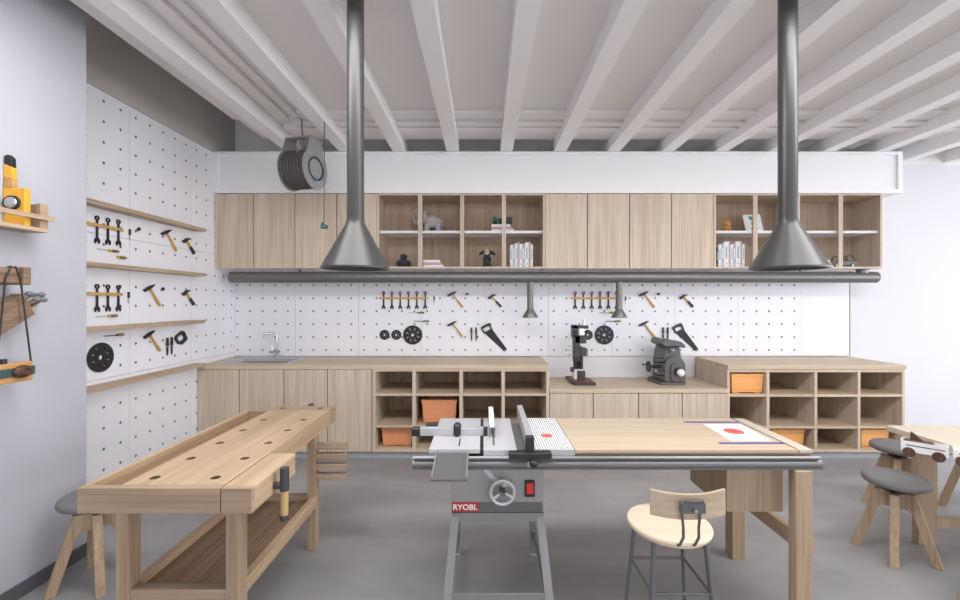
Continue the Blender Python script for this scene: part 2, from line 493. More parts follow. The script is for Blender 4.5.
def cubby(name, label, xd, zd, x0, x1, zt):
    t = thing(name, label, 'shelf unit', ((x0 + x1) / 2, YF, 0))
    for a, b in xd: obj('divider', bb(a, b, YF, YB - 0.01, 0.069, zt, bev=0.001), 'oak_z', t)
    for a, b in zd:
        for (p, q), (r, s) in zip(xd, xd[1:]):
            obj('shelf', bb(q, r, YF + 0.002, YB - 0.01, a, b), 'oak_x', t)
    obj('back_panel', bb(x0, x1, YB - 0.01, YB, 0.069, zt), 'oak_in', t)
    obj('plinth', bb(x0, x1, YF + 0.03, YF + 0.05, 0, 0.069), 'plinth', t)
    return t
f = lambda x: px(x, YF); g = lambda y: pz(y, YF)
cubby('cubby_unit', 'open oak cubby unit with orange tubs left of the low cabinets',
      [(f(372.2), f(375.5)), (f(412.2), f(415.5)), (f(459.3), f(462.6)), (f(501.6), f(504.9)), (f(546.2), f(549.4))],
      [(0.069, 0.099), (g(427.6), g(425.4)), (g(396), g(393.6)), (0.84, 0.862)], f(372.2), f(549.4), 0.862)
cubby('cubby_unit', 'open oak cubby unit at the right end of the back wall',
      [(f(727.2), f(729.8)), (f(766.5), f(769.5)), (f(814.6), f(817.4)), (f(857.8), f(860.6)), (f(902.2), f(904.8))],
      [(0.069, 0.093), (g(428.6), g(426.3)), (g(396.8), g(394.3)), (0.832, 0.862)], f(727.2), f(904.8), 0.862)
# worktops
bm = new(); CT = 0.902
SX0, SX1, SY0, SY1 = -2.60, -1.925, 4.175, 4.655
box(bm, LW, SX0, YF - 0.005, BW, 0.862, CT); box(bm, SX1, f(549.6), YF - 0.005, BW, 0.862, CT)
box(bm, SX0, SX1, YF - 0.005, SY0, 0.862, CT); box(bm, SX0, SX1, SY1, BW, 0.862, CT)
tag(obj('worktop', bm, 'oak_x'), 'long oak worktop with inset steel sink, reaching from the left wall', 'worktop')
tag(obj('worktop', bb(0.634, 2.337, YF - 0.005, 4.70, 0.634, 0.674, bev=0.002), 'oak_x'), 'lower oak worktop carrying the two machines', 'worktop')
tag(obj('worktop', bb(2.337, 4.045, YF - 0.008, BW, 0.862, CT, bev=0.002), 'oak_x'), 'raised oak worktop on the right cubby unit', 'worktop')
# sink
t = thing('sink', 'steel sink basin set into the left worktop', 'sink', ((SX0 + SX1) / 2, 4.4, CT))
bm = new(); zr = CT + 0.004; x0, x1, y0, y1 = SX0 - 0.012, SX1 + 0.012, SY0 - 0.012, SY1 + 0.005
i0, i1, j0, j1 = SX0 + 0.02, SX1 - 0.02, SY0 + 0.02, SY1 - 0.08
def ring(a, b, zb):
    return [bm.verts.new((p, q, zb)) for p, q in ((a[0], b[0]), (a[1], b[0]), (a[1], b[1]), (a[0], b[1]))]
R = [ring((x0, x1), (y0, y1), CT - 0.001), ring((x0, x1), (y0, y1), zr), ring((i0, i1), (j0, j1), zr), ring((i0 + .02, i1 - .02), (j0 + .02, j1 - .02), zr - 0.17)]
for a, b in zip(R, R[1:]):
    for k in range(4): bm.faces.new((a[k], a[(k + 1) % 4], b[(k + 1) % 4], b[k]))
bm.faces.new(R[-1])
obj('basin', bm, 'sink', t)
obj('drain', lathe(new(), [(0, 0.003), (0.035, 0.003), (0.045, 0.0)], ((i0 + i1) / 2, 4.36, zr - 0.17)), 'chrome', t)
# tap
D = 4.62; tx = px(276.8, D)
t = thing('tap', 'chrome tap with angular spout behind the sink', 'tap', (tx, D, zr))
bm = new(); cyl(bm, (tx, D, zr), (tx, D, zr + 0.05), 0.014); lathe(bm, [(0, 0), (0.022, 0), (0.022, 0.008), (0, 0.008)], (tx, D, zr))
cyl(bm, (tx, D, zr + 0.05), (tx, D, zr + 0.255), 0.011)
obj('column', bm, 'chrome', t)
bm = new(); tube(bm, [(tx, D, zr + 0.25), (tx - 0.01, D, zr + 0.262), (tx - 0.10, D - 0.05, zr + 0.256), (tx - 0.118, D - 0.06, zr + 0.245), (tx - 0.12, D - 0.061, zr + 0.215)], 0.011, 14)
obj('spout', bm, 'chrome', t)
bm = new(); cyl(bm, (tx - 0.075, D, zr + 0.06), (tx + 0.035, D, zr + 0.06), 0.012); cyl(bm, (tx - 0.05, D, zr + 0.06), (tx - 0.055, D, zr + 0.135), 0.007)
obj('handle', bm, 'chrome', t)

# ------------------------------------------------------------------ tubs
def tub(cx_, y, z, w, h, d, label, m):
    t = thing('storage_tub', label, 'tub', (cx_, y, z), 'orange plastic tubs in the cubbies')
    bm = new(); k = 0.90
    def R(w_, d_, zz_): return [bm.verts.new((cx_ + a * w_ / 2, y + b * d_ / 2, z + zz_)) for a, b in ((-1, -1), (1, -1), (1, 1), (-1, 1))]
    Rr = [R(w * k, d * k, 0.012)]
    for q in range(1, 6):
        s = k + (0.96 - k) * q / 6; hh = 0.012 + (h * 0.84) * q / 6
        Rr.append(R(w * s, d * s, hh)); Rr.append(R(w * s + 0.004, d * s + 0.004, hh + 0.003))
    Rr.append(R(w * 0.95, d * 0.95, h * 0.86))
    Rr.append(R(w, d, h * 0.87)); Rr.append(R(w, d, h)); Rr.append(R(w * 0.94, d * 0.94, h)); Rr.append(R(w * (k - 0.02), d * (k - 0.02), 0.02))
    for a, b in zip(Rr, Rr[1:]):
        for q in range(4): bm.faces.new((a[q], a[(q + 1) % 4], b[(q + 1) % 4], b[q]))
    bm.faces.new(Rr[-1]); bm.faces.new(Rr[0][::-1])
    obj('tub_body', bm, m, t)
    for a in (-1, 1):
        obj('foot', bb(cx_ + a * w * 0.32 - w * 0.09, cx_ + a * w * 0.32 + w * 0.09, y - d * 0.41, y + d * 0.41, z, z + 0.013), m, t)
def tubpx(xa, xb, ya, zb, D, label, m):
    w = (xb - xa) * D / F; tub(px((xa + xb) / 2, D), D + 0.15, zb, w, pz(ya, D) - zb, 0.30, label, m)
tubpx(381.3, 412.5, 428, 0.099, 4.13, 'orange ribbed tub in the bottom-left cubby of the left unit', 'orange')
tubpx(421.5, 457, 399.8, g(425.4), 4.13, 'orange open tub in the middle row of the left cubby unit', 'orange')
tubpx(731.5, 764.5, 373.7, g(394.3), 4.10, 'orange tub in the top-left cubby of the right unit', 'orange2')
tubpx(772, 805.5, 429.5, 0.093, 4.13, 'orange tub in the bottom row of right unit, beside the table end', 'orange2')
tubpx(861.5, 890, 429.6, 0.093, 4.13, 'orange tub in the bottom-right cubby behind the grey stools', 'orange2')

# ------------------------------------------------------------------ wall cabinets
UF = 4.33; U0, U1 = 1.846, 2.611
uf = lambda x: px(x, UF)
def wcab(x0, x1, label, grp):
    t = thing('wall_cabinet', label, 'cabinet', ((x0 + x1) / 2, UF, U0), grp)
    obj('carcass', bb(x0, x1, UF + 0.02, 4.70, U0 + 0.012, U1), 'gap', t); obj('bottom_panel', bb(x0, x1, UF + 0.02, 4.70, U0, U0 + 0.012), 'white', t)
    obj('door', bb(x0 + 0.004, x1 - 0.004, UF, UF + 0.019, U0 + 0.001, U1 - 0.004, bev=0.0015), 'oak_z', t)
xs = [LW, uf(253.4), uf(294.8), uf(336.7), uf(377)]
labs = ['oak wall cabinet door touching the left pegboard wall', 'oak wall cabinet door left of the hanging cable reel',
        'oak wall cabinet door directly behind the hanging cable plug', 'oak wall cabinet door partly hidden behind the left extractor hood']
for i in range(4): wcab(xs[i], xs[i + 1], labs[i], 'plain wall cabinets on the left')
xs = [uf(545), uf(587.5), uf(629.5), uf(671.5), uf(714)]
labs = ['oak wall cabinet door beside the upright books of the left display', 'oak wall cabinet second right of the left glass display',
        'oak wall cabinet second left of the right glass display', 'oak wall cabinet door directly left of the amber bear display']
for i in range(4): wcab(xs[i], xs[i + 1], labs[i], 'plain wall cabinets in the middle')
SHZ0, SHZ1 = pz(233.3, UF + .04), pz(230.9, UF + .04)
def display(x0, xm, x1, label):
    t = thing('display_cabinet', label, 'cabinet', ((x0 + x1) / 2, UF, U0), 'glass display cabinets')
    obj('side_panel', bb(x0, x0 + 0.02, UF + 0.001, 4.69, U0, U1), 'oak_z', t)
    obj('side_panel', bb(x1 - 0.02, x1, UF + 0.001, 4.69, U0, U1), 'oak_z', t)
    obj('top_panel', bb(x0 + 0.02, x1 - 0.02, UF + 0.02, 4.69, U1 - 0.018, U1), 'oak_x', t)
    obj('bottom_panel', bb(x0, x1, UF + 0.02, 4.69, U0, U0 + 0.018), 'white', t)
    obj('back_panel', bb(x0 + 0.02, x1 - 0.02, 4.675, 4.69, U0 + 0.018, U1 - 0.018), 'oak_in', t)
    bx = [x0] + xm + [x1]
    for a in xm[1:2]: obj('divider', bb(a - 0.009, a + 0.009, UF + 0.022, 4.675, U0 + 0.018, U1 - 0.018), 'oak_z', t)
    m_ = xm[1]
    for a, b in ((x0 + 0.02, m_ - 0.009), (m_ + 0.009, x1 - 0.02)):
        obj('shelf', bb(a, b, UF + 0.03, 4.675, SHZ0, SHZ1), 'white', t, label='white shelf board')
    for a, b in zip(bx, bx[1:]):
        a += 0.0015; b -= 0.0015; s = 0.019
        bm = new(); box(bm, a, b, UF, UF + 0.018, U0 + 0.001, U0 + 0.019); box(bm, a, b, UF, UF + 0.018, U1 - 0.016, U1 - 0.003)
        box(bm, a, a + s, UF, UF + 0.018, U0 + 0.019, U1 - 0.016); box(bm, b - s, b, UF, UF + 0.018, U0 + 0.019, U1 - 0.016)
        d = obj('glass_door', bm, 'oak_z', t)
        bm = bb(a + s, b - s, UF + 0.007, UF + 0.011, U0 + 0.019, U1 - 0.016); obj('pane', bm, 'glass', d)
display(uf(377), [uf(420.2), uf(462), uf(504)], uf(545), 'glass-fronted display cabinet holding the elephant and the plush figure')
display(uf(714), [uf(755.5), uf(798), uf(841)], uf(882.5), 'glass-fronted display cabinet at right end, holding the amber bear')

# ------------------------------------------------------------------ horizontal duct with two nozzles
D = 4.42; zc = pz(277.3, D); r = 0.0585
xa, xb = px(230, D), px(877, D)
t = thing('extraction_duct', 'long horizontal grey duct pipe under the wall cabinets', 'duct', ((xa + xb) / 2, D, zc - r))
bm = new(); lathe(bm, [(0, 0), (r * 0.8, 0.0), (r, 0.014), (r, xb - xa - 0.014), (r * 0.8, xb - xa), (0, xb - xa)], (xa, D, zc), 36, axis='x')
obj('pipe', bm, 'duct', t)
for x, xl, lab in ((530.2, 0, ''), (619.2, 0, '')):
    X = px(x, D); bm = new()
    lathe(bm, [(0.032, 0.0), (0.032, -0.325), (0.036, -0.335), (0.083, -0.412), (0.083, -0.42), (0.078, -0.42), (0.03, -0.335), (0.028, -0.2)], (X, D, zc), 32)
    obj('extraction_nozzle', bm, 'duct', t)
X = px(862, D)
obj('riser_collar', lathe(new(), [(0.05, 0.04), (0.05, 0.075), (0.06, 0.078), (0.06, 0.084), (0, 0.084)], (X, D, zc)), 'duct', t)
for x in (300, 450, 640, 800):
    obj('bracket', bb(px(x, D) - 0.01, px(x, D) + 0.01, D - 0.004, D + 0.004, zc + r - 0.004, U0), 'duct', t)

# ------------------------------------------------------------------ big hoods
def hood(x, D, label, k=1.0):
    X = px(x, D); zr = pz(269.0, D); s = k
    t = thing('extractor_hood', label, 'hood', (X, D, zr), 'ceiling extractor hoods')
    rs, rr = 0.0435 * s, 0.173 * s; zt = pz(226, D) - zr
    bm = new()
    lathe(bm, [(rs, RZ - zr), (rs, zt + 0.045), (rs * 1.02, zt + 0.032), (rs * 1.09, zt + 0.018), (rs * 1.25, zt), (rr * 0.985, 0.012), (rr, 0.008), (rr, 0.0), (rr - 0.006, 0.0), (rs * 1.2, zt - 0.01), (rs * 0.9, zt + 0.05), (rs * 0.9, 0.5)], (X, D, zr), 64)
    obj('hood_cone', bm, 'hood', t)
    obj('ceiling_collar', lathe(new(), [(rs + 0.025, 3.16 - zr), (rs + 0.025, 3.145 - zr), (rs, 3.145 - zr)], (X, D, zr)), 'hood', t)
hood(355.5, 2.22, 'large conical grey extractor hood hanging left, above the workbench end')
hood(787.8, 2.22, 'large conical grey extractor hood hanging right, over the table end', 1.02)

# ------------------------------------------------------------------ cable reel
D = 3.78; X, Z = px(303, D), pz(170, D); al = math.radians(14)
t = thing('cable_reel', 'grey cable reel with round side plates hanging from the ceiling', 'cable reel', (X, D, Z))
mt = Matrix.Translation((X, D, Z)) @ Matrix.Rotation(-al, 4, 'Z')
def side(xo, nm):
    pts = []
    R_ = 0.172
    for k in range(-150 + 90 - 0, 151 + 90, 6): pass
    for k in range(0, 43):
        a = math.radians(130 + k * (280 / 42.0)); pts.append((R_ * math.cos(a), R_ * math.sin(a) * 1.05))
    pts += [(0.075, 0.27), (-0.075, 0.27)]
    hb = []
    t2 = bmesh.new(); prism(t2, pts, 'yz', xo - 0.005, xo + 0.005)
    b2 = new(); merge(b2, t2, 0, mt); return b2
obj('side_plate', side(-0.125, 'a'), 'smoke', t); obj('side_plate', side(0.125, 'b'), 'smoke', t)
b2 = new(); t2 = bmesh.new(); box(t2, -0.13, 0.13, -0.075, 0.075, 0.262, 0.272); merge(b2, t2, 0, mt); obj('top_plate', b2, 'smoke', t)
b2 = new(); t2 = bmesh.new()
cyl(t2, (-0.12, 0, 0), (0.12, 0, 0), 0.06, seg=32); merge(b2, t2, 0, mt); obj('drum', b2, 'machd', t)
b2 = new(); t2 = bmesh.new()
for q in range(7):
    xx = -0.100 + q * 0.033; rr = 0.155
    pts = [(xx, rr * math.cos(a * PI / 16), rr * math.sin(a * PI / 16)) for a in range(33)]
    tube(t2, pts, 0.0145, 8)
merge(b2, t2, 0, mt); obj('wound_cable', b2, 'cable', t)
b2 = new(); t2 = bmesh.new(); lathe(t2, [(0.085, 0.131), (0.1, 0.138), (0.105, 0.138), (0.105, 0.13)], seg=40, axis='x')
merge(b2, t2, 0, mt); obj('flange_ring', b2, 'machd', t)
b2 = new(); t2 = bmesh.new(); cyl(t2, (0.13, -0.02, -0.10), (0.15, -0.02, -0.10), 0.016); merge(b2, t2, 0, mt); obj('blue_socket', b2, 'blue', t)
b2 = new(); t2 = bmesh.new(); tube(t2, [(0, 0.02, 0.27), (-0.01, -0.04, 0.24), (-0.02, -0.05, 0.2), (0.01, -0.06, 0.15), (0.02, -0.1, 0.12)], 0.012, 8)
merge(b2, t2, 0, mt); obj('lead_hose', b2, 'hosec', t)
obj('hanging_cable', tube(new(), [(X - 0.01, D, 3.165), (X - 0.012, D, Z + 0.4), (X - 0.002, D, Z + 0.271)], 0.006, 8), 'cable', t)
D2 = 3.62; X2 = px(324.3, D2)
t = thing('hanging_plug', 'small dark plug on a thin grey cord beside the cable reel', 'plug', (X2, D2, pz(226, D2)))
obj('cord', tube(new(), [(X2, D2, 3.165), (X2, D2, 2.5), (X2 - 0.002, D2, pz(222.5, D2))], 0.005, 8), 'darkm', t)
z0 = pz(228.5, D2); bm = new(); box(bm, X2 - 0.028, X2 + 0.026, D2 - 0.018, D2 + 0.018, z0, z0 + 0.03, bev=0.004); cyl(bm, (X2 - 0.012, D2, z0 + 0.03), (X2 - 0.012, D2, z0 + 0.05), 0.012)
obj('plug_body', bm, 'machd', t); obj('plug_ring', bb(X2 - 0.029, X2 + 0.02, D2 - 0.02, D2 - 0.015, z0 + 0.008, z0 + 0.02), 'teal', t)

# ------------------------------------------------------------------ wall tools (prototypes face -Y at origin)
def place(proto, used, wall, x, y, label, group=None, dz=0.0):
    if wall == 'b': loc, rz = (px(x, BW), BW, pz(y, BW)), 0.0
    else:
        Y = -LW * F / (CX - x); loc, rz = (LW, Y, EYE - (y - CY) * Y / F), PI / 2
    if not used[0]:
        used[0] = True; o = proto; o.location = loc; o.rotation_euler = (0, 0, rz); o['label'] = label
    else: o = copy_tree(proto, loc, rz, label)
    if group: o['group'] = group
    return o
def proto(name, cat): return thing(name, '', cat), [False]

def T_wrench():
    t, u = proto('wrench', 'wrench')
    bm = new()
    N = 20; zc = 0.082
    for k in range(N):
        a, b = 2 * PI * k / N, 2 * PI * (k + 1) / N
        q = []
        for r_ in (0.009, 0.017):
            for an in (a, b): q.append((r_ * math.cos(an), zc + r_ * math.sin(an)))
        prism(bm, [q[0], q[2], q[3], q[1]], 'xz', -0.012, -0.004)
    obj('ring_end', bm, 'blackm', t)
    obj('shaft', prism(new(), [(-0.007, 0.068), (0.007, 0.068), (0.0085, -0.06), (-0.0085, -0.06)], 'xz', -0.011, -0.004, bev=0.001), 'blackm', t)
    jaw = [(-0.0085, -0.058), (-0.019, -0.070), (-0.021, -0.088), (-0.013, -0.1), (-0.009, -0.086), (0.0, -0.078), (0.009, -0.086), (0.013, -0.1), (0.021, -0.088), (0.019, -0.070), (0.0085, -0.058)]
    obj('open_jaw', prism(new(), jaw, 'xz', -0.012, -0.004), 'blackm', t)
    return t, u
def T_bar():
    t, u = proto('tool_rack', 'rack')
    obj('rail', bb(-0.268, 0.268, -0.018, -0.0125, -0.011, 0.011, bev=0.002), 'toolw', t)
    for x in (-0.255, 0.255): obj('screw', cyl(new(), (x, -0.0205, 0), (x, 0.0, 0), 0.005), 'silver', t)
    return t, u
def T_driver():
    t, u = proto('screwdriver', 'screwdriver')
    obj('shaft', cyl(new(), (-0.088, -0.011, 0), (0.01, -0.011, 0), 0.003), 'silver', t)
    obj('collar', lathe(new(), [(0, 0), (0.009, 0.0), (0.0095, 0.018), (0, 0.018)], (0.006, -0.011, 0), 20, axis='x'), 'yellow', t)
    obj('grip', lathe(new(), [(0, 0.0), (0.0075, 0), (0.010, 0.01), (0.010, 0.05), (0.007, 0.064), (0, 0.066)], (0.022, -0.011, 0), 20, axis='x'), 'black', t)
    obj('grip_stripe', bb(0.03, 0.075, -0.0225, -0.0205, -0.002, 0.002), 'yellow', t)
    return t, u
def T_driver2():
    t, u = proto('screwdriver', 'screwdriver')
    obj('shaft', cyl(new(), (-0.083, -0.011, 0), (0.015, -0.011, 0), 0.0035), 'blackm', t)
    obj('grip', lathe(new(), [(0, 0.0), (0.006, 0), (0.0095, 0.01), (0.010, 0.05), (0.007, 0.066), (0, 0.068)], (0.014, -0.011, 0), 20, axis='x'), 'black', t)
    obj('grip_stripe', bb(0.02, 0.068, -0.0225, -0.0200, -0.003, 0.003), 'yellow', t)
    return t, u
def T_knife():
    t, u = proto('craft_knife', 'knife')
    obj('grip', bb(-0.007, 0.007, -0.014, 0.0, 0.0, 0.046, bev=0.003), 'black', t)
    obj('blade', prism(new(), [(-0.006, 0.0), (0.004, 0.0), (0.002, -0.045), (-0.006, -0.034)], 'xz', -0.008, -0.004), 'silver', t)
    return t, u
def T_disc(R_, slots, hub, r1, r2, wfrac, sk, name='slotted_disc'):
    t, u = proto(name, 'blade')
    NA, radii = slots * 12, [hub] + [r1 + (r2 - r1) * q / 6 for q in range(7)] + [R_]
    bm = new(); ni = len(radii)
    for side_, yy in (('f', -0.010), ('b', -0.003)):
        pass
    def keep(i, k):
        if i == 0 or i == ni - 2: return True
        fr = (i - 1) / 6.0; w_ = wfrac * (0.55 + 0.9 * math.sin(PI * min(1, fr + 0.1)))
        c_ = (k + 0.5) / 12.0 - sk * (fr - 0.5) * (fr - 0.5) * 3
        c_ = c_ - math.floor(c_)
        return abs(c_ - 0.5) > w_ / 2
    V = {}
    def vert(i, k, s):
        key = (i, k % NA, s)
        if key not in V:
            a = 2 * PI * (k % NA) / NA; V[key] = bm.verts.new((radii[i] * math.cos(a), -0.010 if s else -0.003, radii[i] * math.sin(a)))
        return V[key]
    K = {(i, k): keep(i, k % NA) for i in range(ni - 1) for k in range(NA)}
    for (i, k), kp in K.items():
        if not kp: continue
        bm.faces.new((vert(i, k, 1), vert(i, k + 1, 1), vert(i + 1, k + 1, 1), vert(i + 1, k, 1)))
        bm.faces.new((vert(i, k, 0), vert(i, k + 1, 0), vert(i + 1, k + 1, 0), vert(i + 1, k, 0)))
        for (ii, kk, e) in ((i - 1, k, ((i, k), (i, k + 1))), (i + 1, k, ((i + 1, k), (i + 1, k + 1))), (i, (k - 1) % NA, ((i, k), (i + 1, k))), (i, (k + 1) % NA, ((i, k + 1), (i + 1, k + 1)))):
            if not K.get((ii, kk), False):
                a, b = e; bm.faces.new((vert(*a, 1), vert(*b, 1), vert(*b, 0), vert(*a, 0)))
    obj('plate', bm, 'blackm', t)
    return t, u
def rotpts(pts, ang, c=(0, 0)):
    ca, sa = math.cos(ang), math.sin(ang)
    return [(c[0] + p * ca - q * sa, c[1] + p * sa + q * ca) for p, q in pts]
def T_hammer():
    t, u = proto('peen_hammer', 'hammer')
    ha = math.atan2(36, 76)
    head = [(-0.058, -0.011), (-0.058, 0.010), (-0.04, 0.009), (-0.018, 0.012), (0.015, 0.011), (0.058, 0.004), (0.058, 0.0), (0.015, -0.010), (-0.018, -0.012), (-0.04, -0.009)]
    obj('head', prism(new(), rotpts(head, ha), 'xz', -0.024, -0.002, bev=0.0015), 'blackm', t)
    hd = math.atan2(-108, 83)
    han = [(0.006, -0.006), (0.006, 0.006), (0.09, 0.0075), (0.15, 0.010), (0.187, 0.010), (0.190, 0), (0.187, -0.010), (0.15, -0.010), (0.09, -0.0075)]
    obj('handle', prism(new(), rotpts(han, hd), 'xz', -0.021, -0.005, bev=0.002), 'toolw', t)
    return t, u
def T_claw():
    t, u = proto('claw_hammer', 'hammer')
    ha = math.atan2(40, 62)
    head = [(-0.045, -0.012), (-0.048, 0.012), (-0.032, 0.014), (-0.022, 0.008), (0.0, 0.012), (0.02, 0.010), (0.040, -0.002), (0.052, -0.022), (0.034, -0.012), (0.012, -0.008), (0.0, -0.012), (-0.022, -0.009), (-0.032, -0.013)]
    obj('head', prism(new(), rotpts(head, ha), 'xz', -0.026, -0.002, bev=0.0012), 'blackm', t)
    hd = math.atan2(-100, 90)
    obj('handle', prism(new(), rotpts([(0.006, -0.007), (0.006, 0.007), (0.082, 0.008), (0.082, -0.008)], hd), 'xz', -0.022, -0.005, bev=0.002), 'yellow', t)
    obj('grip', prism(new(), rotpts([(0.075, -0.011), (0.075, 0.011), (0.11, 0.010), (0.155, 0.013), (0.158, -0.013), (0.11, -0.010)], hd), 'xz', -0.025, -0.002, bev=0.003), 'black', t)
    return t, u
def T_chisel():
    t, u = proto('chisel', 'chisel')
    obj('grip', prism(new(), [(-0.01, 0.0), (-0.011, 0.03), (-0.008, 0.075), (0.006, 0.078), (0.009, 0.05), (0.011, 0.01), (0.008, 0.0)], 'xz', -0.018, -0.002, bev=0.002), 'black', t)
    obj('blade', prism(new(), [(-0.008, 0.002), (0.009, 0.002), (0.008, -0.05), (0.002, -0.078), (-0.005, -0.07)], 'xz', -0.012, -0.006), 'blackm', t)
    obj('ferrule', bb(-0.0105, 0.0115, -0.019, -0.001, 0.0, 0.006), 'silver', t)
    return t, u
def T_bit():
    t, u = proto('bit_holder', 'tool bit')
    obj('holder', prism(new(), rotpts([(-0.013, -0.010), (0.015, -0.010), (0.015, 0.010), (-0.013, 0.010)], 0.8), 'xz', -0.02, 0.0, bev=0.003), 'black', t)
    obj('bit', prism(new(), rotpts([(-0.026, -0.004), (-0.012, -0.004), (-0.012, 0.004), (-0.026, 0.004)], 0.8), 'xz', -0.012, -0.006), 'silver', t)
    return t, u
def T_saw():
    t, u = proto('handsaw', 'saw')
    s = 1 / 726.0
    q = lambda x, y: ((x - 400) * s, -(y - 410) * s)
    bl = [q(350, 380), q(413, 348), q(535, 512), q(532, 522), q(520, 530), q(512, 527)]
    obj('blade', prism(new(), bl, 'xz', -0.008, -0.004), 'blackm', t)
    outer = [q(326, 342), q(332, 334), q(392, 304), q(400, 308), q(420, 355), q(414, 362), q(358, 388), q(348, 384)]
    inner = [q(344, 352), q(350, 344), q(386, 328), q(396, 330), q(407, 351), q(400, 356), q(362, 374), q(354, 372)]
    bm = new()
    for k in range(8):
        j = (k + 1) % 8; prism(bm, [outer[k], outer[j], inner[j], inner[k]], 'xz', -0.018, -0.0005)
    obj('handle', bm, 'black', t)
    obj('hang_eye', cyl(new(), (*[q(521, 518)[0]], -0.0095, q(521, 518)[1]), (q(521, 518)[0], -0.003, q(521, 518)[1]), 0.005, seg=12), 'silver', t)
    return t, u
def T_frame():
    t, u = proto('saw_handle', 'saw')
    s = 1 / 700.0
    q = lambda x, y: ((x - 316) / 499.0, -(y - 398) * s)
    outer = [q(278, 400), q(285, 378), q(322, 352), q(333, 358), q(354, 402), q(350, 415), q(318, 440), q(296, 432)]
    inner = [q(288, 400), q(294, 388), q(316, 372), q(324, 376), q(336, 398), q(334, 406), q(312, 420), q(300, 416)]
    bm = new()
    for k in range(8):
        j = (k + 1) % 8; prism(bm, [outer[k], outer[j], inner[j], inner[k]], 'xz', -0.018, -0.0005)
    obj('grip', bm, 'black', t)
    obj('blade_stub', prism(new(), [q(316, 436), q(350, 410), q(345, 424), q(326, 440)], 'xz', -0.012, -0.002), 'silver', t)
    return t, u

W, Rk, Dr, Dr2, Kn, Hm, Cl, Ch, Bt, Sw = T_wrench(), T_bar(), T_driver(), T_driver2(), T_knife(), T_hammer(), T_claw(), T_chisel(), T_bit(), T_saw()
Big = T_disc(0.105, 8, 0.017, 0.040, 0.080, 0.17, 0.55)
Sml = T_disc(0.054, 8, 0.013, 0.024, 0.038, 0.26, 0.0)
ords = ['first', 'second', 'third', 'fourth', 'fifth', 'sixth']
for off, where, wh in ((0.0, 'left rack over the long worktop', 'on the back wall, left tool group'), (191.2, 'right rack beside the second small nozzle', 'on the back wall, right tool group')):
    for k in range(6):
        place(*W, 'b', 383.8 + 8.3 * k + off, 300.3, 'black wrench, %s from the left in the %s' % (ords[k], where), 'wrenches in the ' + where)
    place(*Rk, 'b', 403.4 + off, 298.1, 'narrow wooden strip holding six wrenches %s' % wh)
    place(*Kn, 'b', 434.3 + off, 300.5, 'small black craft knife beside the wrenches %s' % wh)
    place(*Dr, 'b', 416.5 + off, 312.6, 'screwdriver with silver shaft, upper of two %s' % wh)
    place(*Dr2, 'b', 422 + off, 321.2, 'screwdriver with dark shaft, lower of two %s' % wh)
    place(*Sml, 'b', 384.7 + off, 334.8, 'small black slotted disc, leftmost %s' % wh)
    place(*Sml, 'b', 396.4 + off, 334.8, 'small black slotted disc beside the large one %s' % wh)
    place(*Big, 'b', 412.8 + off, 334.9, 'large black disc with eight curved slots %s' % wh)
    place(*Hm, 'b', 452.4 + off, 293.7, 'upper black-headed hammer with wooden handle %s' % wh)
    place(*Hm, 'b', 452.4 + off, 323.3, 'lower black-headed hammer with wooden handle %s' % wh)
    place(*Bt, 'b', 467.1 + off, 294.2, 'tiny black bit holder near the upper hammer %s' % wh)
    place(*Cl, 'b', 491.6 + off, 296.2, 'claw hammer with yellow shaft and black grip %s' % wh)
    place(*Ch, 'b', 471.6 + off, 334.2, 'black chisel, left of the pair %s' % wh)
    place(*Ch, 'b', 476.2 + off, 334.2, 'black chisel, right of the pair %s' % wh)
    place(*Sw, 'b', 490 + off, 336.2, 'black handsaw hanging handle up %s' % wh)
for k, x in enumerate((96.1, 107.0, 117.5)):
    for yy, rowl, yo in ((229.5, 'upper', (0, 1.9, 3.2)), (298.0, 'lower', (0, 0, 0.2))):
        place(*W, 'l', x, yy + yo[k], 'black wrench on the left wall, %s rack, %s from the pier' % (rowl, ords[k]), 'wrenches on the left wall, %s rack' % rowl)
def lrack(xe, ye, lab):
    Y = -LW * F / (CX - xe); o = copy_tree(Rk[0], (LW, Y - 0.268, EYE - (ye - CY) * Y / F), PI / 2, lab)
lrack(121.6, 230.2, 'narrow wooden wrench strip on the left wall, upper row')
lrack(120.8, 294.3, 'narrow wooden wrench strip on the left wall, lower row')
place(*Kn, 'l', 129, 235.0, 'small black craft knife on left wall, upper row')
place(*Kn, 'l', 127.8, 297.8, 'small black craft knife on left wall, lower wrench row')
place(*Dr, 'l', 107, 250.2, 'yellow-collared screwdriver on left wall below the upper wrenches')
place(*Dr, 'l', 105.8, 316.0, 'yellow-collared screwdriver on left wall below the lower wrenches')
place(*Dr2, 'l', 113.4, 335.3, 'dark-shafted screwdriver on left wall above the large round blade')
# short driver
t = copy_tree(Dr[0], None, None, 'stubby yellow and black driver on left wall under the upper screwdriver')
Y = -LW * F / (CX - 119.6); t.location = (LW, Y - 0.04, EYE - (257.3 - CY) * Y / F); t.rotation_euler = (0, 0, PI / 2)
for c in [x for x in bpy.data.objects if x.parent == t]:
    if c.name.startswith('shaft'): bpy.data.objects.remove(c)
place(*Bt, 'l', 137.4, 229.3, 'tiny black bit holder on left wall beside the upper craft knife')
place(*Bt, 'l', 161.7, 289.2, 'tiny black bit holder on left wall beside the middle hammer')
place(*Hm, 'l', 165.1, 232.0, 'black-headed wooden hammer on left wall, highest row')
place(*Hm, 'l', 147.9, 287.7, 'black-headed wooden hammer on left wall, middle row')
place(*Hm, 'l', 147.9, 334.2, 'black-headed wooden hammer on left wall, lowest row')
place(*Cl, 'l', 185.0, 239.8, 'claw hammer on left wall, upper of the two')
place(*Cl, 'l', 184.6, 292.0, 'claw hammer on left wall, lower of the two')
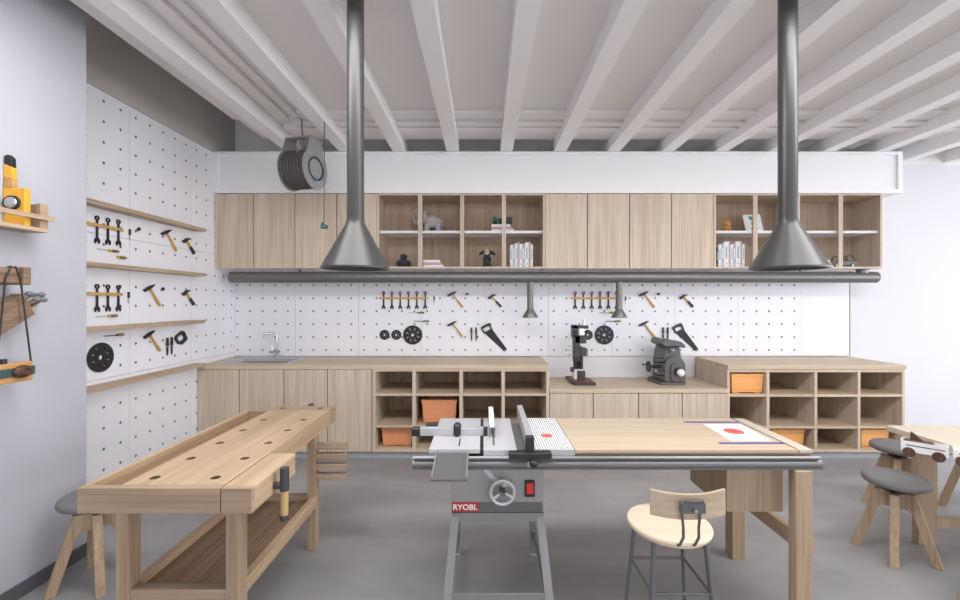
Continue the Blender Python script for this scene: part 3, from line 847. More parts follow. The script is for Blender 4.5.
place(*Ch, 'l', 166.4, 346.6, 'black chisel on left wall, nearer the pier')
place(*Ch, 'l', 170.7, 345.8, 'black chisel on left wall, beside the black saw handle')
place(*Big, 'l', 99.8, 357.4, 'large black disc with curved slots low on the left wall')
Sf = T_frame(); place(*Sf, 'l', 180, 338, 'black open saw handle low on the left wall')

# ------------------------------------------------------------------ objects in display cabinets
def remeshed(bm, vox=0.006, smooth=3):
    me = bpy.data.meshes.new('tmp'); bm.to_mesh(me); bm.free()
    o = bpy.data.objects.new('tmp', me); COL.objects.link(o)
    m = o.modifiers.new('r', 'REMESH'); m.mode = 'VOXEL'; m.voxel_size = vox
    s = o.modifiers.new('s', 'SMOOTH'); s.iterations = smooth; s.factor = 0.5
    dg = bpy.context.evaluated_depsgraph_get(); dg.update()
    m2 = bpy.data.meshes.new_from_object(o.evaluated_get(dg))
    bpy.data.objects.remove(o); b = bmesh.new(); b.from_mesh(m2); return b
SU, SL = SHZ1, U0 + 0.018          # resting heights
# elephant
D = 4.50; ex = px(429, D); zb = SU; k = D / F
t = thing('elephant_figurine', 'grey elephant figurine with raised trunk on the upper display shelf', 'figurine', (ex, D, zb))
P = lambda x, y, d=0.0: (px(x, D + d), D + d, zb + (230.8 - y) * k)
bm = new()
ball(bm, P(431, 219.5), 0.082, (1.1, 0.75, 0.86)); ball(bm, P(437, 221), 0.062, (0.95, 0.85, 1.0)); ball(bm, P(423.5, 217), 0.052, (1, 0.9, 1.05))
for x, d in ((426.5, -0.035), (428, 0.035), (438, -0.035), (440, 0.035)):
    a = P(x, 222, d); cyl(bm, a, (a[0], a[1], zb), 0.026, 0.024, 16)
tp = [P(421, 219), P(417.5, 221.5), P(415, 220.5), P(413.2, 217), P(412, 213.5)]
for (a, b), r_ in zip(zip(tp, tp[1:]), (0.026, 0.019, 0.015, 0.012)): cyl(bm, a, b, r_, r_ * 0.8, 12); ball(bm, b, r_ * 0.85, seg=12)
tl = [P(442, 217), P(443.2, 221), P(443.2, 225)]; tube(bm, tl, 0.007, 8)
obj('body', remeshed(bm, 0.006), 'eleph', t)
for d in (-0.055, 0.05):
    bm = new(); c = P(424, 214.5, d); ball(bm, c, 0.042, (0.62, 0.22, 1.15), seg=18); obj('ear', bm, 'eleph', t)
for d in (-0.02, 0.02):
    bm = new(); cyl(bm, P(420, 220, d), P(416.8, 218.6, d * 1.4), 0.006, 0.002, 10); obj('tusk', bm, 'paper', t)
# vase
D = 4.50; X = px(403.7, D)
tag(obj('vase', lathe(new(), [(0, 0), (0.045, 0), (0.07, 0.02), (0.079, 0.045), (0.07, 0.07), (0.04, 0.088), (0.025, 0.094), (0.034, 0.105), (0.041, 0.118), (0.036, 0.135), (0.018, 0.147), (0.012, 0.147), (0.010, 0.13), (0, 0.12)], (X, D, SL)), 'vase'),
    'dark double-bulb vase in the lower left display compartment', 'vase')
# plush with floppy ears (generic)
D = 4.45; X = px(487, D); k = D / F
t = thing('plush_toy', 'dark plush toy with pale face and floppy ears in lower display', 'plush toy', (X, D, SL))
bm = new(); lathe(bm, [(0, 0), (0.044, 0.0), (0.047, 0.02), (0.036, 0.055), (0.046, 0.095), (0.030, 0.118), (0, 0.125)], (X, D, SL), 28); ball(bm, (X, D - 0.005, SL + 0.135), 0.036, (1, 0.9, 0.9))
obj('body', remeshed(bm, 0.005), 'dgreen', t)
obj('face', ball(new(), (X - 0.002, D - 0.022, SL + 0.158), 0.028, (0.95, 0.9, 1.25)), 'skin', t)
for s in (-1, 1):
    bm = new(); ball(bm, (0, 0, 0), 0.034, (1.15, 0.35, 0.5), seg=16)
    bmesh.ops.transform(bm, matrix=Matrix.Translation((X + s * 0.055, D - 0.01, SL + 0.155)) @ Matrix.Rotation(s * 0.6, 4, 'Y'), verts=bm.verts[:])
    obj('ear', bm, 'dgreen', t)
    obj('eye', ball(new(), (X - 0.002 + s * 0.009, D - 0.047, SL + 0.168), 0.0035, seg=10), 'black', t)
    obj('paw', ball(new(), (X + s * 0.03, D - 0.035, SL + 0.018), 0.018, (1, 1.2, 0.9), seg=14), 'dgreen', t)
obj('shirt_band', bb(X - 0.016, X + 0.016, D - 0.052, D - 0.035, SL + 0.055, SL + 0.068, bev=0.003), 'tealb', t)
# books
def book(x0, x1, z0, h, D, d, m, label, group, vertical=True):
    bm = new(); c = 0.002
    if vertical:
        box(bm, x0, x1, D, D + 0.003, z0, z0 + h); box(bm, x0, x0 + c, D + 0.003, D + d, z0, z0 + h); box(bm, x1 - c, x1, D + 0.003, D + d, z0, z0 + h)
        box(bm, x0 + c, x1 - c, D + 0.003, D + d - 0.004, z0 + 0.003, z0 + h - 0.004, mi=1)
        zz_ = z0 + h * 0.12
        box(bm, x0 + (x1 - x0) * 0.3, x1 - (x1 - x0) * 0.3, D - 0.0006, D, z0 + h * 0.35, z0 + h * 0.8, mi=2)
        box(bm, x0 + (x1 - x0) * 0.25, x1 - (x1 - x0) * 0.25, D - 0.0006, D, zz_, zz_ + 0.012, mi=2)
    else:
        box(bm, x0, x1, D, D + d, z0, z0 + c); box(bm, x0, x1, D, D + d, z0 + h - c, z0 + h); box(bm, x0, x1, D, D + 0.003, z0 + c, z0 + h - c)
        box(bm, x0 + 0.003, x1 - 0.003, D + 0.003, D + d - 0.003, z0 + c, z0 + h - c, mi=1)
    tag(obj('book', bm, [m, 'paper', 'greyb' if m != 'greyb' else 'white']), label, 'book', group)
desc = {'white': 'white-spined', 'greyb': 'pale grey-spined', 'pink': 'pink-spined', 'black': 'black-spined'}
def row(xpx, D, seq, where, grp):
    cnt = {}; tot = {}
    for w, h, m in seq: tot[m] = tot.get(m, 0) + 1
    x = xpx
    for w, h, m in seq:
        cnt[m] = cnt.get(m, 0) + 1
        lab = '%s upright book %s' % (desc[m], where)
        if tot[m] > 1: lab = '%s upright book, %s of that colour from left, %s' % (desc[m], ords[cnt[m] - 1], where)
        book(px(x, D) + 0.0005, px(x + w, D) - 0.0005, SL, h * D / F, D, 0.17, m, lab, grp)
        x += w
row(510.2, 4.42, [(2.6, 22.5, 'white'), (2.4, 23.5, 'greyb'), (2.2, 24, 'white'), (2.2, 26, 'pink'), (2.8, 23.5, 'white'), (2.6, 23.5, 'greyb'), (3.6, 25, 'white'), (2.0, 25.8, 'pink'), (2.4, 23, 'white')], 'in the left display cabinet', 'upright books in the left display')
row(716.5, 4.42, [(2.0, 20, 'black'), (3.0, 23, 'white'), (2.6, 24.5, 'greyb'), (4.6, 26, 'white'), (1.9, 26.4, 'pink'), (2.4, 23, 'white'), (2.8, 24.5, 'greyb'), (4.6, 26, 'white'), (1.9, 26.4, 'pink'), (2.4, 23.3, 'white')], 'in the right display cabinet', 'upright books in the right display')
def stack(x0, x1, D, z, where, grp):
    h = 0.026; k = 0
    for (dx0, dx1, hh, m, pos) in ((0, 0, 0.024, 'white', 'bottom'), (-1.0, -1.6, 0.028, 'pink', 'middle'), (-0.6, -3.4, 0.026, 'white', 'top')):
        book(px(x0 + 0.8 - abs(dx0) * 0.5, D), px(x1 + dx1, D), z, hh, D, 0.15, m, '%s %s book of the flat stack %s' % (pos, 'pink' if m == 'pink' else 'white', where), grp, False); z += hh
    return z
stack(422.8, 443.5, 4.42, SL, 'below the elephant', 'flat books below the elephant')
zt = stack(491, 514, 4.42, SU, 'under the green model engine', 'flat books under the green model')
stack(818, 833.5, 4.42, SL, 'beside the toy car, behind right hood', 'flat books behind the right hood')
D = 4.45; xa, xb = px(492.5, D), px(512, D)
t = thing('model_engine', 'small green and black model engine on the flat books', 'model', ((xa + xb) / 2, D, zt))
obj('block', bb(xa, xb - 0.05, D, D + 0.08, zt, zt + 0.07, bev=0.008), 'green', t)
obj('cab', bb(xb - 0.06, xb, D + 0.005, D + 0.075, zt, zt + 0.082, bev=0.006), 'black', t)
for x in (xa + 0.03, xa + 0.085, xa + 0.14): obj('wheel', cyl(new(), (x, D - 0.006, zt + 0.022), (x, D + 0.002, zt + 0.022), 0.02), 'dgreen', t)
obj('chimney', cyl(new(), (xa + 0.025, D + 0.04, zt + 0.068), (xa + 0.025, D + 0.04, zt + 0.088), 0.012), 'dgreen', t)
obj('window', bb(xa + 0.06, xa + 0.1, D - 0.003, D, zt + 0.042, zt + 0.06), 'black', t)
# amber bear
D = 4.46; X = px(727, D)
t = thing('bear_figurine', 'small amber bear figurine on the upper right display shelf', 'figurine', (X, D, SU))
bm = new(); z = SU
box(bm, X - 0.026, X + 0.026, D - 0.02, D + 0.02, z + 0.03, z + 0.068, bev=0.012); ball(bm, (X, D, z + 0.09), 0.034, (1.08, 0.9, 0.82))
for s in (-1, 1):
    box(bm, X + s * 0.016 - 0.012, X + s * 0.016 + 0.012, D - 0.028, D + 0.014, z, z + 0.034, bev=0.006)
    box(bm, X + s * 0.036 - 0.008, X + s * 0.036 + 0.008, D - 0.012, D + 0.012, z + 0.028, z + 0.064, bev=0.006)
obj('body', bm, 'gold', t)
for s in (-1, 1): obj('ear', ball(new(), (X + s * 0.030, D, z + 0.116), 0.014, (1, 0.6, 1), seg=14), 'gold', t); obj('eye', ball(new(), (X + s * 0.012, D - 0.031, z + 0.095), 0.003, seg=8), 'black', t)
obj('muzzle', ball(new(), (X, D - 0.03, z + 0.083), 0.012, (1.1, 0.7, 0.8), seg=12), 'skin', t)
# picture card leaning
D = 4.47; X0, X1 = px(746.5, D), px(764, D)
t = thing('picture_card', 'white picture card with teal print leaning in right display', 'picture', ((X0 + X1) / 2, D, SU))
def lean(b): bmesh.ops.transform(b, matrix=Matrix.Translation(((X0 + X1) / 2, D, SU)) @ Matrix.Rotation(math.radians(-14), 4, 'X') @ Matrix.Rotation(math.radians(-3), 4, 'Y'), verts=b.verts[:]); return b
w2 = (X1 - X0) / 2
obj('card', lean(bb(-w2, w2, 0, 0.012, 0.004, 0.205, bev=0.001)), 'paper', t)
bm = new()
for (cx_, cz, rx, rz) in ((0, 0.16, 0.035, 0.022), (-0.026, 0.177, 0.014, 0.010), (0.026, 0.177, 0.014, 0.010), (0.0, 0.1, 0.022, 0.032), (0.012, 0.05, 0.028, 0.022), (-0.02, 0.045, 0.014, 0.016), (0.028, 0.085, 0.01, 0.02)):
    pr = [(cx_ + rx * math.cos(2 * PI * q / 18), cz + rz * math.sin(2 * PI * q / 18)) for q in range(18)]
    prism(bm, pr, 'xz', -0.0012 - 0.0001 * abs(cx_ * 100), 0)
obj('print', lean(bm), 'teal', t)
# green leaf dish, toy car
D = 4.47; X0, X1 = px(796, D), px(818, D)
tag(obj('leaf_tray', prism(new(), [(X0, SU + 0.002), (X1, SU), (X1 - 0.06, SU + 0.022), (X0 + 0.05, SU + 0.036), (X0, SU + 0.03)], 'xz', D, D + 0.09, bev=0.002), 'green'), 'green wedge-shaped tray on upper right shelf behind the hood', 'tray')
D = 4.43; X0, X1 = px(831.5, D), px(858, D); L = X1 - X0
t = thing('toy_car', 'grey-green toy car with open roof arches in the lower right display', 'toy car', ((X0 + X1) / 2, D + 0.05, SL))
obj('car_body', prism(new(), [(X0, SL + 0.02), (X0, SL + 0.055), (X0 + 0.07, SL + 0.066), (X1 - 0.03, SL + 0.066), (X1, SL + 0.05), (X1, SL + 0.02)], 'xz', D, D + 0.10, bev=0.004), 'cargrey', t)
for dy in (0.012, 0.088):
    for a, b in ((X0 + 0.07, X0 + 0.15), (X0 + 0.15, X1 - 0.03)):
        obj('roof_arch', tube(new(), [(a, D + dy, SL + 0.06), (a + 0.012, D + dy, SL + 0.11), (a + 0.03, D + dy, SL + 0.125), (b - 0.02, D + dy, SL + 0.125), (b, D + dy, SL + 0.06)], 0.005, 8), 'machd', t)
for x in (X0 + 0.05, X1 - 0.055):
    for y in (D - 0.005, D + 0.093):
        w_ = obj('wheel', cyl(new(), (x, y, SL + 0.022), (x, y + 0.012, SL + 0.022), 0.022, seg=20), 'machd', t)
        obj('hub_cap', cyl(new(), (x, y - 0.002, SL + 0.022), (x, y + 0.001, SL + 0.022), 0.012, seg=16), 'paper', w_)

# ------------------------------------------------------------------ machines on the low worktop
LT = 0.674
t = thing('drill_press', 'upright dark bench drill press on a wood-topped plate', 'machine', (1.0, 4.4, LT))
obj('base_plate', prism(new(), [(0.905, 4.22), (1.115, 4.22), (1.115, 4.45), (1.06, 4.60), (0.885, 4.60), (0.885, 4.30)], 'xy', LT, LT + 0.03, bev=0.003), 'machd', t)
obj('wood_inlay', prism(new(), [(0.92, 4.235), (1.10, 4.235), (1.10, 4.445), (1.05, 4.585), (0.9, 4.585), (0.9, 4.305)], 'xy', LT + 0.03, LT + 0.033), 'redw', t)
D = 4.40; s = lambda x: px(560 + x / 6.667, D); q = lambda y: pz(310 + y / 6.667, D)
zb = LT + 0.033
obj('foot_block', bb(s(92), s(162), D - 0.04, D + 0.09, zb, q(398), bev=0.004), 'white', t)
obj('clamp', bb(s(108), s(160), D - 0.06, D - 0.038, zb, q(400), bev=0.004), 'machd', t)
bm = new()
for i_, x in enumerate((100, 122, 142)): cyl(bm, (s(x), D + 0.02 * (i_ % 2), q(392)), (s(x), D + 0.02 * (i_ % 2), q(300)), 0.018)
box(bm, s(88), s(148), D - 0.02, D + 0.04, q(345), q(318), bev=0.004)
obj('lower_column', bm, 'black', t)
bm = new(); box(bm, s(88), s(132), D - 0.03, D + 0.05, q(322), q(170), bev=0.006); box(bm, s(95), s(172), D - 0.03, D + 0.04, q(222), q(168), bev=0.006)
obj('column_housing', bm, 'machd', t)
obj('head_block', bb(s(80), s(120), D - 0.035, D + 0.06, q(175), q(100), bev=0.006), 'machd', t)
obj('head_cap', bb(s(80), s(186), D - 0.035, D + 0.05, q(124), q(102), bev=0.005), 'machd', t)
obj('motor_cover', bb(s(119), s(158), D - 0.045, D + 0.03, q(168), q(122), bev=0.006), 'white', t)
bm = new(); cyl(bm, (s(160), D, q(102)), (s(160), D, q(62)), 0.017); obj('top_knob', bm, 'white', t)
arm = obj('arm', prism(new(), [(s(130), q(238)), (s(180), q(256)), (s(180), q(306)), (s(130), q(300))], 'xz', D - 0.035, D + 0.03, bev=0.003), 'machd', t)
for y in (262, 280, 297): obj('indicator', cyl(new(), (s(173), D - 0.039, q(y)), (s(173), D - 0.034, q(y)), 0.006, seg=12), 'orange', arm)
bm = new()
for y in (240, 268, 296): cyl(bm, (s(88), D, q(y)), (s(62), D, q(y)), 0.004, seg=10); ball(bm, (s(62), D, q(y)), 0.009, seg=12)
obj('levers', bm, 'silver', t)
obj('dial', cyl(new(), (s(104), D - 0.034, q(160)), (s(84), D - 0.034, q(160)), 0.03, seg=24), 'black', t)
obj('side_knob', cyl(new(), (s(90), D, q(396)), (s(70), D, q(396)), 0.025, seg=24), 'machd', t)

t = thing('bench_grinder', 'rounded grey bench machine with a white ball knob', 'machine', (1.8, 4.4, LT))
D = 4.30; s = lambda x, d=0: px(640 + x / 8.57, D + d); q = lambda y, d=0: pz(330 + y / 8.57, D + d)
obj('base_plate', prism(new(), [(s(180, -0.06), D - 0.06), (s(395, -0.06), D - 0.06), (s(395, -0.06), D + 0.30), (s(75, 0.30), D + 0.30), (s(60, 0.2), D + 0.2)], 'xy', LT, LT + 0.028, bev=0.003), 'machine', t)
zb = LT + 0.028
obj('housing', prism(new(), [(s(188), zb), (s(372), zb), (s(372), q(300)), (s(340), q(140)), (s(222), q(130)), (s(198), q(260))], 'xz', D, D + 0.26, bev=0.012), 'machine', t)
pts = [(s(200), zb), (s(378), zb)]
for a in range(0, 181, 12):
    pts.append(((s(200) + s(378)) / 2 + (s(378) - s(200)) / 2 * math.cos(math.radians(a)), q(310) + (q(222) - q(310)) * math.sin(math.radians(a))))
face = obj('front_plate', prism(new(), pts, 'xz', D - 0.035, D, bev=0.006), 'machine', t)
pts = []
for a in range(0, 360, 15):
    ca, sa = math.cos(math.radians(a)), math.sin(math.radians(a))
    pts.append((s(290) + 0.052 * ca, q(358) + (0.045 if sa > 0 else -0.045) + 0.052 * sa))
obj('oval_plate', prism(new(), pts, 'xz', D - 0.052, D - 0.035, bev=0.005), 'machine', face)
obj('collar', cyl(new(), (s(308), D - 0.07, q(350)), (s(308), D - 0.052, q(350)), 0.042), 'black', t)
obj('ball_knob', ball(new(), (s(315), D - 0.088, q(354)), 0.038), 'white', t, label='white ball knob')
cap = [(s(165), q(112)), (s(180), q(78)), (s(210), q(72)), (s(250), q(82)), (s(330), q(95)), (s(366), q(118)), (s(378), q(148)), (s(340), q(148)), (s(280), q(136)), (s(215), q(142)), (s(180), q(130))]
obj('top_hood', prism(new(), cap, 'xz', D - 0.05, D + 0.24, bev=0.009), 'machine', t)
obj('round_cover', cyl(new(), (s(273), D - 0.02, q(174)), (s(273), D + 0.005, q(174)), 0.032), 'machine', t)
obj('cover_screw', cyl(new(), (s(278), D - 0.025, q(172)), (s(278), D - 0.019, q(172)), 0.010, seg=14), 'silver', t)
bm = new(); cyl(bm, (s(200), D + 0.06, q(320)), (s(88), D + 0.06, q(320)), 0.014)
cyl(bm, (s(98), D + 0.06, q(320)), (s(86), D + 0.06, q(320)), 0.055, seg=28); cyl(bm, (s(90), D + 0.06, q(302)), (s(45), D + 0.06, q(302)), 0.005, seg=10); ball(bm, (s(47), D + 0.06, q(302)), 0.010, seg=12)
obj('hand_crank', bm, 'blackm', t)
bm = new(); cyl(bm, (s(205), D + 0.02, q(262)), (s(130), D + 0.02, q(262)), 0.028, seg=20); cyl(bm, (s(200), D + 0.0, q(372)), (s(130), D, q(372)), 0.026, seg=20)
obj('adjusting_knobs', bm, 'machd', t)
obj('spindle_nut', cyl(new(), (s(135), D - 0.012, q(352)), (s(135), D + 0.01, q(352)), 0.014, seg=14), 'silver', t)
obj('under_bracket', prism(new(), [(s(150), q(118)), (s(235), q(140)), (s(215), q(172)), (s(170), q(152))], 'xz', D - 0.02, D + 0.05), 'black', t)

# ------------------------------------------------------------------ workbench
B0, B1, BY0, BY1, BT = -1.548, -1.004, 1.617, 2.773, 0.80
t = thing('workbench', 'wooden carpenter workbench with dog holes in the left foreground', 'workbench', (-1.27, 2.2, 0))
S0 = -1.400
bm = new()
hx = [-1.325 * 1.092 * 1.0 + 0.0, -1.081 * 1.0]
hx = [px(155, 1.872) * 1.0, px(215.6, 1.872)]
hy = []
for yy in (477.5, 458.25, 442.85, 430.25, 419.75): hy.append(F * (EYE - BT) / (yy - CY))
hx = [(155 - CX) * hy[0] / F, (215.6 - CX) * hy[0] / F]
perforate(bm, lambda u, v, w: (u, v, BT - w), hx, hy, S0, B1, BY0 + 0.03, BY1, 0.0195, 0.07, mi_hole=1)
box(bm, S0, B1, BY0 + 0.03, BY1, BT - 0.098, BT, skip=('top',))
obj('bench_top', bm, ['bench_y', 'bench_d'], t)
obj('front_board', bb(B0, B1, BY0, BY0 + 0.03, BT - 0.098, BT, bev=0.002), 'bench_x', t)
obj('side_rim', bb(B0, B0 + 0.022, BY0 + 0.03, BY1, BT - 0.098, BT, bev=0.002), 'bench_y', t)
obj('end_rim', bb(B0 + 0.022, S0, BY1 - 0.022, BY1, BT - 0.098, BT, bev=0.002), 'bench_x', t)
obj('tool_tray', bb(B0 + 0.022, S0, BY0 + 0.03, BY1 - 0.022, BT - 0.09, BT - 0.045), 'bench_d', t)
# front vise
obj('vise_end', bb(B1 + 0.004, -0.881, BY0, BY0 + 0.02, BT - 0.098, BT - 0.001, bev=0.002), 'bench_x', t)
vz = obj('front_vise', bb(B1 + 0.004, -0.881, BY0 + 0.02, 1.992, BT - 0.098, BT - 0.001, bev=0.003), 'bench_y', t)
hxp, hyp = -0.838, 1.79
obj('vise_screw', cyl(new(), (-0.882, hyp, 0.735), (hxp, hyp, 0.735), 0.014), 'machd', vz)
bm = new(); cyl(bm, (hxp, hyp, 0.715), (hxp, hyp, 0.81), 0.0185); obj('handle_head', bm, 'machd', vz)
obj('handle_grip', cyl(new(), (hxp, hyp, 0.612), (hxp, hyp, 0.716), 0.0155), 'gripw', vz)
obj('handle_end', cyl(new(), (hxp, hyp, 0.590), (hxp, hyp, 0.613), 0.017), 'machd', vz)
# end vise
bm = new()
ex = [(282.8 - CX) * 2.828 * (0.71 / 0.71) / F, (320.6 - CX) * 2.828 / F]
perforate(bm, lambda u, v, w: (u, v, BT - w), ex, [2.828], -1.404, -1.008, BY1 + 0.004, 2.894, 0.0195, 0.07, mi_hole=1)
box(bm, -1.404, -1.008, BY1 + 0.004, 2.894, BT - 0.098, BT, skip=('top',))
obj('end_vise', bm, ['bench_x', 'bench_d'], t)
obj('vise_handle', cyl(new(), (-1.185, 2.895, 0.79), (-1.185, 2.93, 0.79), 0.02, seg=20), 'machd', t)
for x0 in (-1.507, -1.056):
    for y0 in (1.74, 2.575):
        if y0 > 2: x0 -= 0.016
        obj('leg', bb(x0, x0 + 0.052, y0, y0 + 0.068, 0, BT - 0.098, bev=0.002), 'bench_z', t)
for x0 in (-1.502, -1.050): obj('side_rail', bb(x0, x0 + 0.04, 1.808, 2.575, 0.268, 0.325, bev=0.002), 'bench_y', t)
for y0 in (1.748, 2.59): obj('cross_rail', bb(-1.455, -1.056, y0, y0 + 0.04, 0.268, 0.325, bev=0.002), 'bench_x', t)
obj('lower_shelf', bb(-1.462, -1.050, 1.788, 2.59, 0.278, 0.292), 'bench_d', t)
for k in range(4):
    zc = pz(446.2 + 10 * k, 2.60); obj('rack_bar', bb(-1.02, px(346.3, 2.60), 2.585, 2.625, zc - 0.017, zc + 0.017, bev=0.002), 'bench_x', t)

# ------------------------------------------------------------------ grey stools (prototype)
t = thing('stool', '', 'stool', (0, 0, 0))
def seat_prof(R_, z0, z1):
    pr = [(0, z0), (R_ * 0.86, z0)]; h = (z1 - z0)
    for a in range(-80, 91, 17): pr.append((R_ - 0.02 + 0.02 * math.cos(math.radians(a)), (z0 + z1) / 2 + h / 2 * math.sin(math.radians(a))))
    pr.append((0, z1 + 0.002)); return pr
ST = 0.474
obj('seat', lathe(new(), seat_prof(0.155, ST - 0.048, ST), seg=56), 'seat', t)
obj('mount_plate', lathe(new(), [(0, ST - 0.064), (0.03, ST - 0.064), (0.045, ST - 0.047), (0, ST - 0.047)]), 'black', t)
obj('screw', lathe(new(), [(0.012, 0.24), (0.012, 0.41)] and sum([[(0.012, 0.24 + 0.008 * k), (0.0145, 0.244 + 0.008 * k)] for k in range(22)], []), seg=16), 'darkm', t)
obj('hub_ring', lathe(new(), [(0, 0.384), (0.052, 0.384), (0.052, 0.396), (0.026, 0.404), (0.026, 0.412), (0, 0.412)]), 'black', t)
for k in range(4):
    bm = new()
    pts = [(0.006, 0.384), (0.088, 0.384), (0.197, 0.0), (0.152, 0.0), (0.076, 0.268), (0.055, 0.290), (0.006, 0.290)]
    prism(bm, pts, 'xz', -0.020, 0.020, bev=0.002)
    bmesh.ops.transform(bm, matrix=Matrix.Rotation(PI / 4 + k * PI / 2, 4, 'Z'), verts=bm.verts[:])
    obj('leg', bm, 'stoolw', t)
GSt = 'grey round stools with four wooden legs'
t.location = (2.45, 2.53, 0); t['label'] = 'grey round stool nearest the camera at the right table'; t['group'] = GSt
copy_tree(t, (3.01, 3.09, 0), 0.0, 'grey round stool behind the front one, partly hidden by toy car')
copy_tree(t, (3.52, 3.03, 0), 0.0, 'grey round stool behind the right table, only its leg visible')
copy_tree(t, (2.555, 2.03, 0), 0.0, 'grey stool at the right edge, only a foot tip visible')
copy_tree(t, (-2.1, 2.30, 0), 0.06, 'grey round stool left of the workbench beside the pier')

# ------------------------------------------------------------------ right table
RT = 0.72; TX = 2.57
t = thing('side_table', 'pale wooden table at the right edge with grey stools', 'table', (3.4, 2.3, 0))
obj('table_top', bb(TX, 4.4, 1.75, 2.712, RT - 0.035, RT, bev=0.002), 'ash_lite', t)
for x0 in (2.70, 4.15):
    for y0 in (1.83, 2.636):
        obj('leg', bb(x0, x0 + 0.118, y0, y0 + 0.045, 0, RT - 0.035, bev=0.002), 'stoolw', t)
obj('stretcher', bb(2.818, 4.15, 2.64, 2.675, 0.10, 0.158, bev=0.002), 'stoolw', t)
obj('apron', bb(2.818, 4.15, 2.64, 2.66, RT - 0.09, RT - 0.035), 'stoolw', t)
# toy wagons at its left edge
def wagon(name, P0, ang, zt_, s_, label, wedge=True):
    t = thing(name, label, 'toy car', (P0[0], P0[1], zt_), 'white toy wagons at the right table')
    def tr(b): bmesh.ops.transform(b, matrix=Matrix.Translation((P0[0], P0[1], zt_)) @ Matrix.Rotation(ang, 4, 'Z') @ Matrix.Scale(s_, 4), verts=b.verts[:]); return b
    L_, Dp, Ht = 0.19, 0.062, 0.060
    bm = new()
    # side panel with slot
    for (a, b, c, d) in ((0, L_, 0.040, Ht), (0, L_, 0, 0.034), (0, 0.02, 0.034, 0.040), (L_ - 0.012, L_, 0.034, 0.040)): box(bm, a, b, 0, 0.005, c - Ht, d - Ht)
    obj('side_panel', tr(bm), 'white', t)
    obj('side_panel', tr(bb(0, L_, Dp - 0.005, Dp, -Ht, 0)), 'white', t)
    obj('end_panel', tr(bb(0, 0.005, 0.005, Dp - 0.005, -Ht, 0)), 'white', t); obj('end_panel', tr(bb(L_ - 0.005, L_, 0.005, Dp - 0.005, -Ht, 0)), 'white', t)
    obj('floor_board', tr(bb(0.005, L_ - 0.005, 0.005, Dp - 0.005, -Ht, -Ht + 0.006)), 'white', t)
    obj('slot_rod', tr(bb(0.015, 0.12, 0.001, 0.008, -0.0265, -0.020)), 'black', t); obj('slot_rod_tip', tr(bb(0.12, L_ - 0.014, 0.001, 0.008, -0.0265, -0.020)), 'redw', t)
    for x in (0.033, 0.152):
        for y in (-0.008, Dp + 0.001): obj('wheel', tr(cyl(new(), (x, y, -Ht - 0.002), (x, y + 0.007, -Ht - 0.002), 0.0275, seg=28)), 'walnut', t)
        obj('axle', tr(cyl(new(), (x, -0.004, -Ht - 0.002), (x, Dp + 0.004, -Ht - 0.002), 0.004, seg=10)), 'machd', t)
    if wedge:
        obj('wedge_body', tr(prism(new(), [(0.04, -0.052), (0.04, 0.052), (0.055, 0.044), (0.09, 0.010), (0.135, 0.0), (0.135, -0.052)], 'xz', 0.018, 0.044, bev=0.001)), 'walnut', t)
        obj('hull', tr(bb(0.015, 0.135, 0.008, 0.054, -0.053, 0.006, bev=0.002)), 'walnut', t)
        obj('nose_strip', tr(bb(0.130, 0.137, 0.008, 0.054, -0.04, 0.010)), 'orangew', t)
    obj('coupling', tr(tube(new(), [(L_, 0.02, -0.045), (L_ + 0.012, 0.02, -0.04), (L_ + 0.018, 0.02, -0.032)], 0.0025, 6)), 'machd', t)
sc_ = 0.955
A = (2.441 * sc_, 2.486 * sc_); Bp = (2.574 * sc_, 2.358 * sc_); ang = math.atan2(Bp[1] - A[1], Bp[0] - A[0])
wagon('toy_wagon', A, ang, EYE - 0.81 * sc_, sc_ * 1.0, 'white toy wagon with walnut wheels and brown wedge beside the table edge')
A2 = ((953.5 - CX) * 2.1 / F, 2.1); wagon('toy_wagon', A2, ang, pz(449, 2.1), 0.88, 'white toy wagon cut off by the right picture edge', False)

# ------------------------------------------------------------------ centre work table
TT = 0.80; TF, TB = 2.035, 2.583
t = thing('work_table', 'long pale wooden work table joined to the table saw', 'table', (1.0, 2.3, 0))
obj('table_top', bb(0.44, 1.506, TF, TB, TT - 0.016, TT, bev=0.0015), 'top_x', t)
obj('end_board', bb(1.512, 1.577, TF, TB, TT - 0.016, TT, bev=0.0015), 'ash_lite', t, label='paler end board')
obj('edge_track', bb(1.506, 1.512, TF + 0.02, TB, TT - 0.015, TT + 0.0015), 'darkm', t)
obj('front_apron', bb(0.44, 1.577, TF + 0.014, TF + 0.034, TT - 0.075, TT - 0.016), 'bench_x', t)
obj('front_leg', bb(1.455, 1.53, 1.975, 2.03, 0, 0.7195, bev=0.002), 'top_z', t)
obj('back_leg', bb(1.455, 1.53, 2.483, 2.56, 0, TT - 0.016, bev=0.002), 'top_z', t)
obj('stretcher', bb(1.47, 1.505, 2.03, 2.483, 0.345, 0.42, bev=0.002), 'bench_y', t)
obj('stretcher_tenon', bb(1.53, 1.545, 1.985, 2.02, 0.35, 0.425), 'top_z', t)
dz0 = pz(511.7, 2.1)
b_ = obj('drawer_box', bb(px(726.7, 2.1), px(782.7, 2.1), 2.1, 2.118, dz0, TT - 0.016), 'top_z', t)
obj('drawer_side', bb(px(726.7, 2.1), px(726.7, 2.1) + 0.016, 2.118, 2.47, dz0, TT - 0.035), 'top_z', b_)
obj('drawer_side', bb(px(782.7, 2.1) - 0.016, px(782.7, 2.1), 2.118, 2.47, dz0, TT - 0.035), 'top_z', b_)
obj('drawer_bottom', bb(px(726.7, 2.1) + 0.016, px(782.7, 2.1) - 0.016, 2.118, 2.47, dz0, dz0 + 0.01), 'top_z', b_)
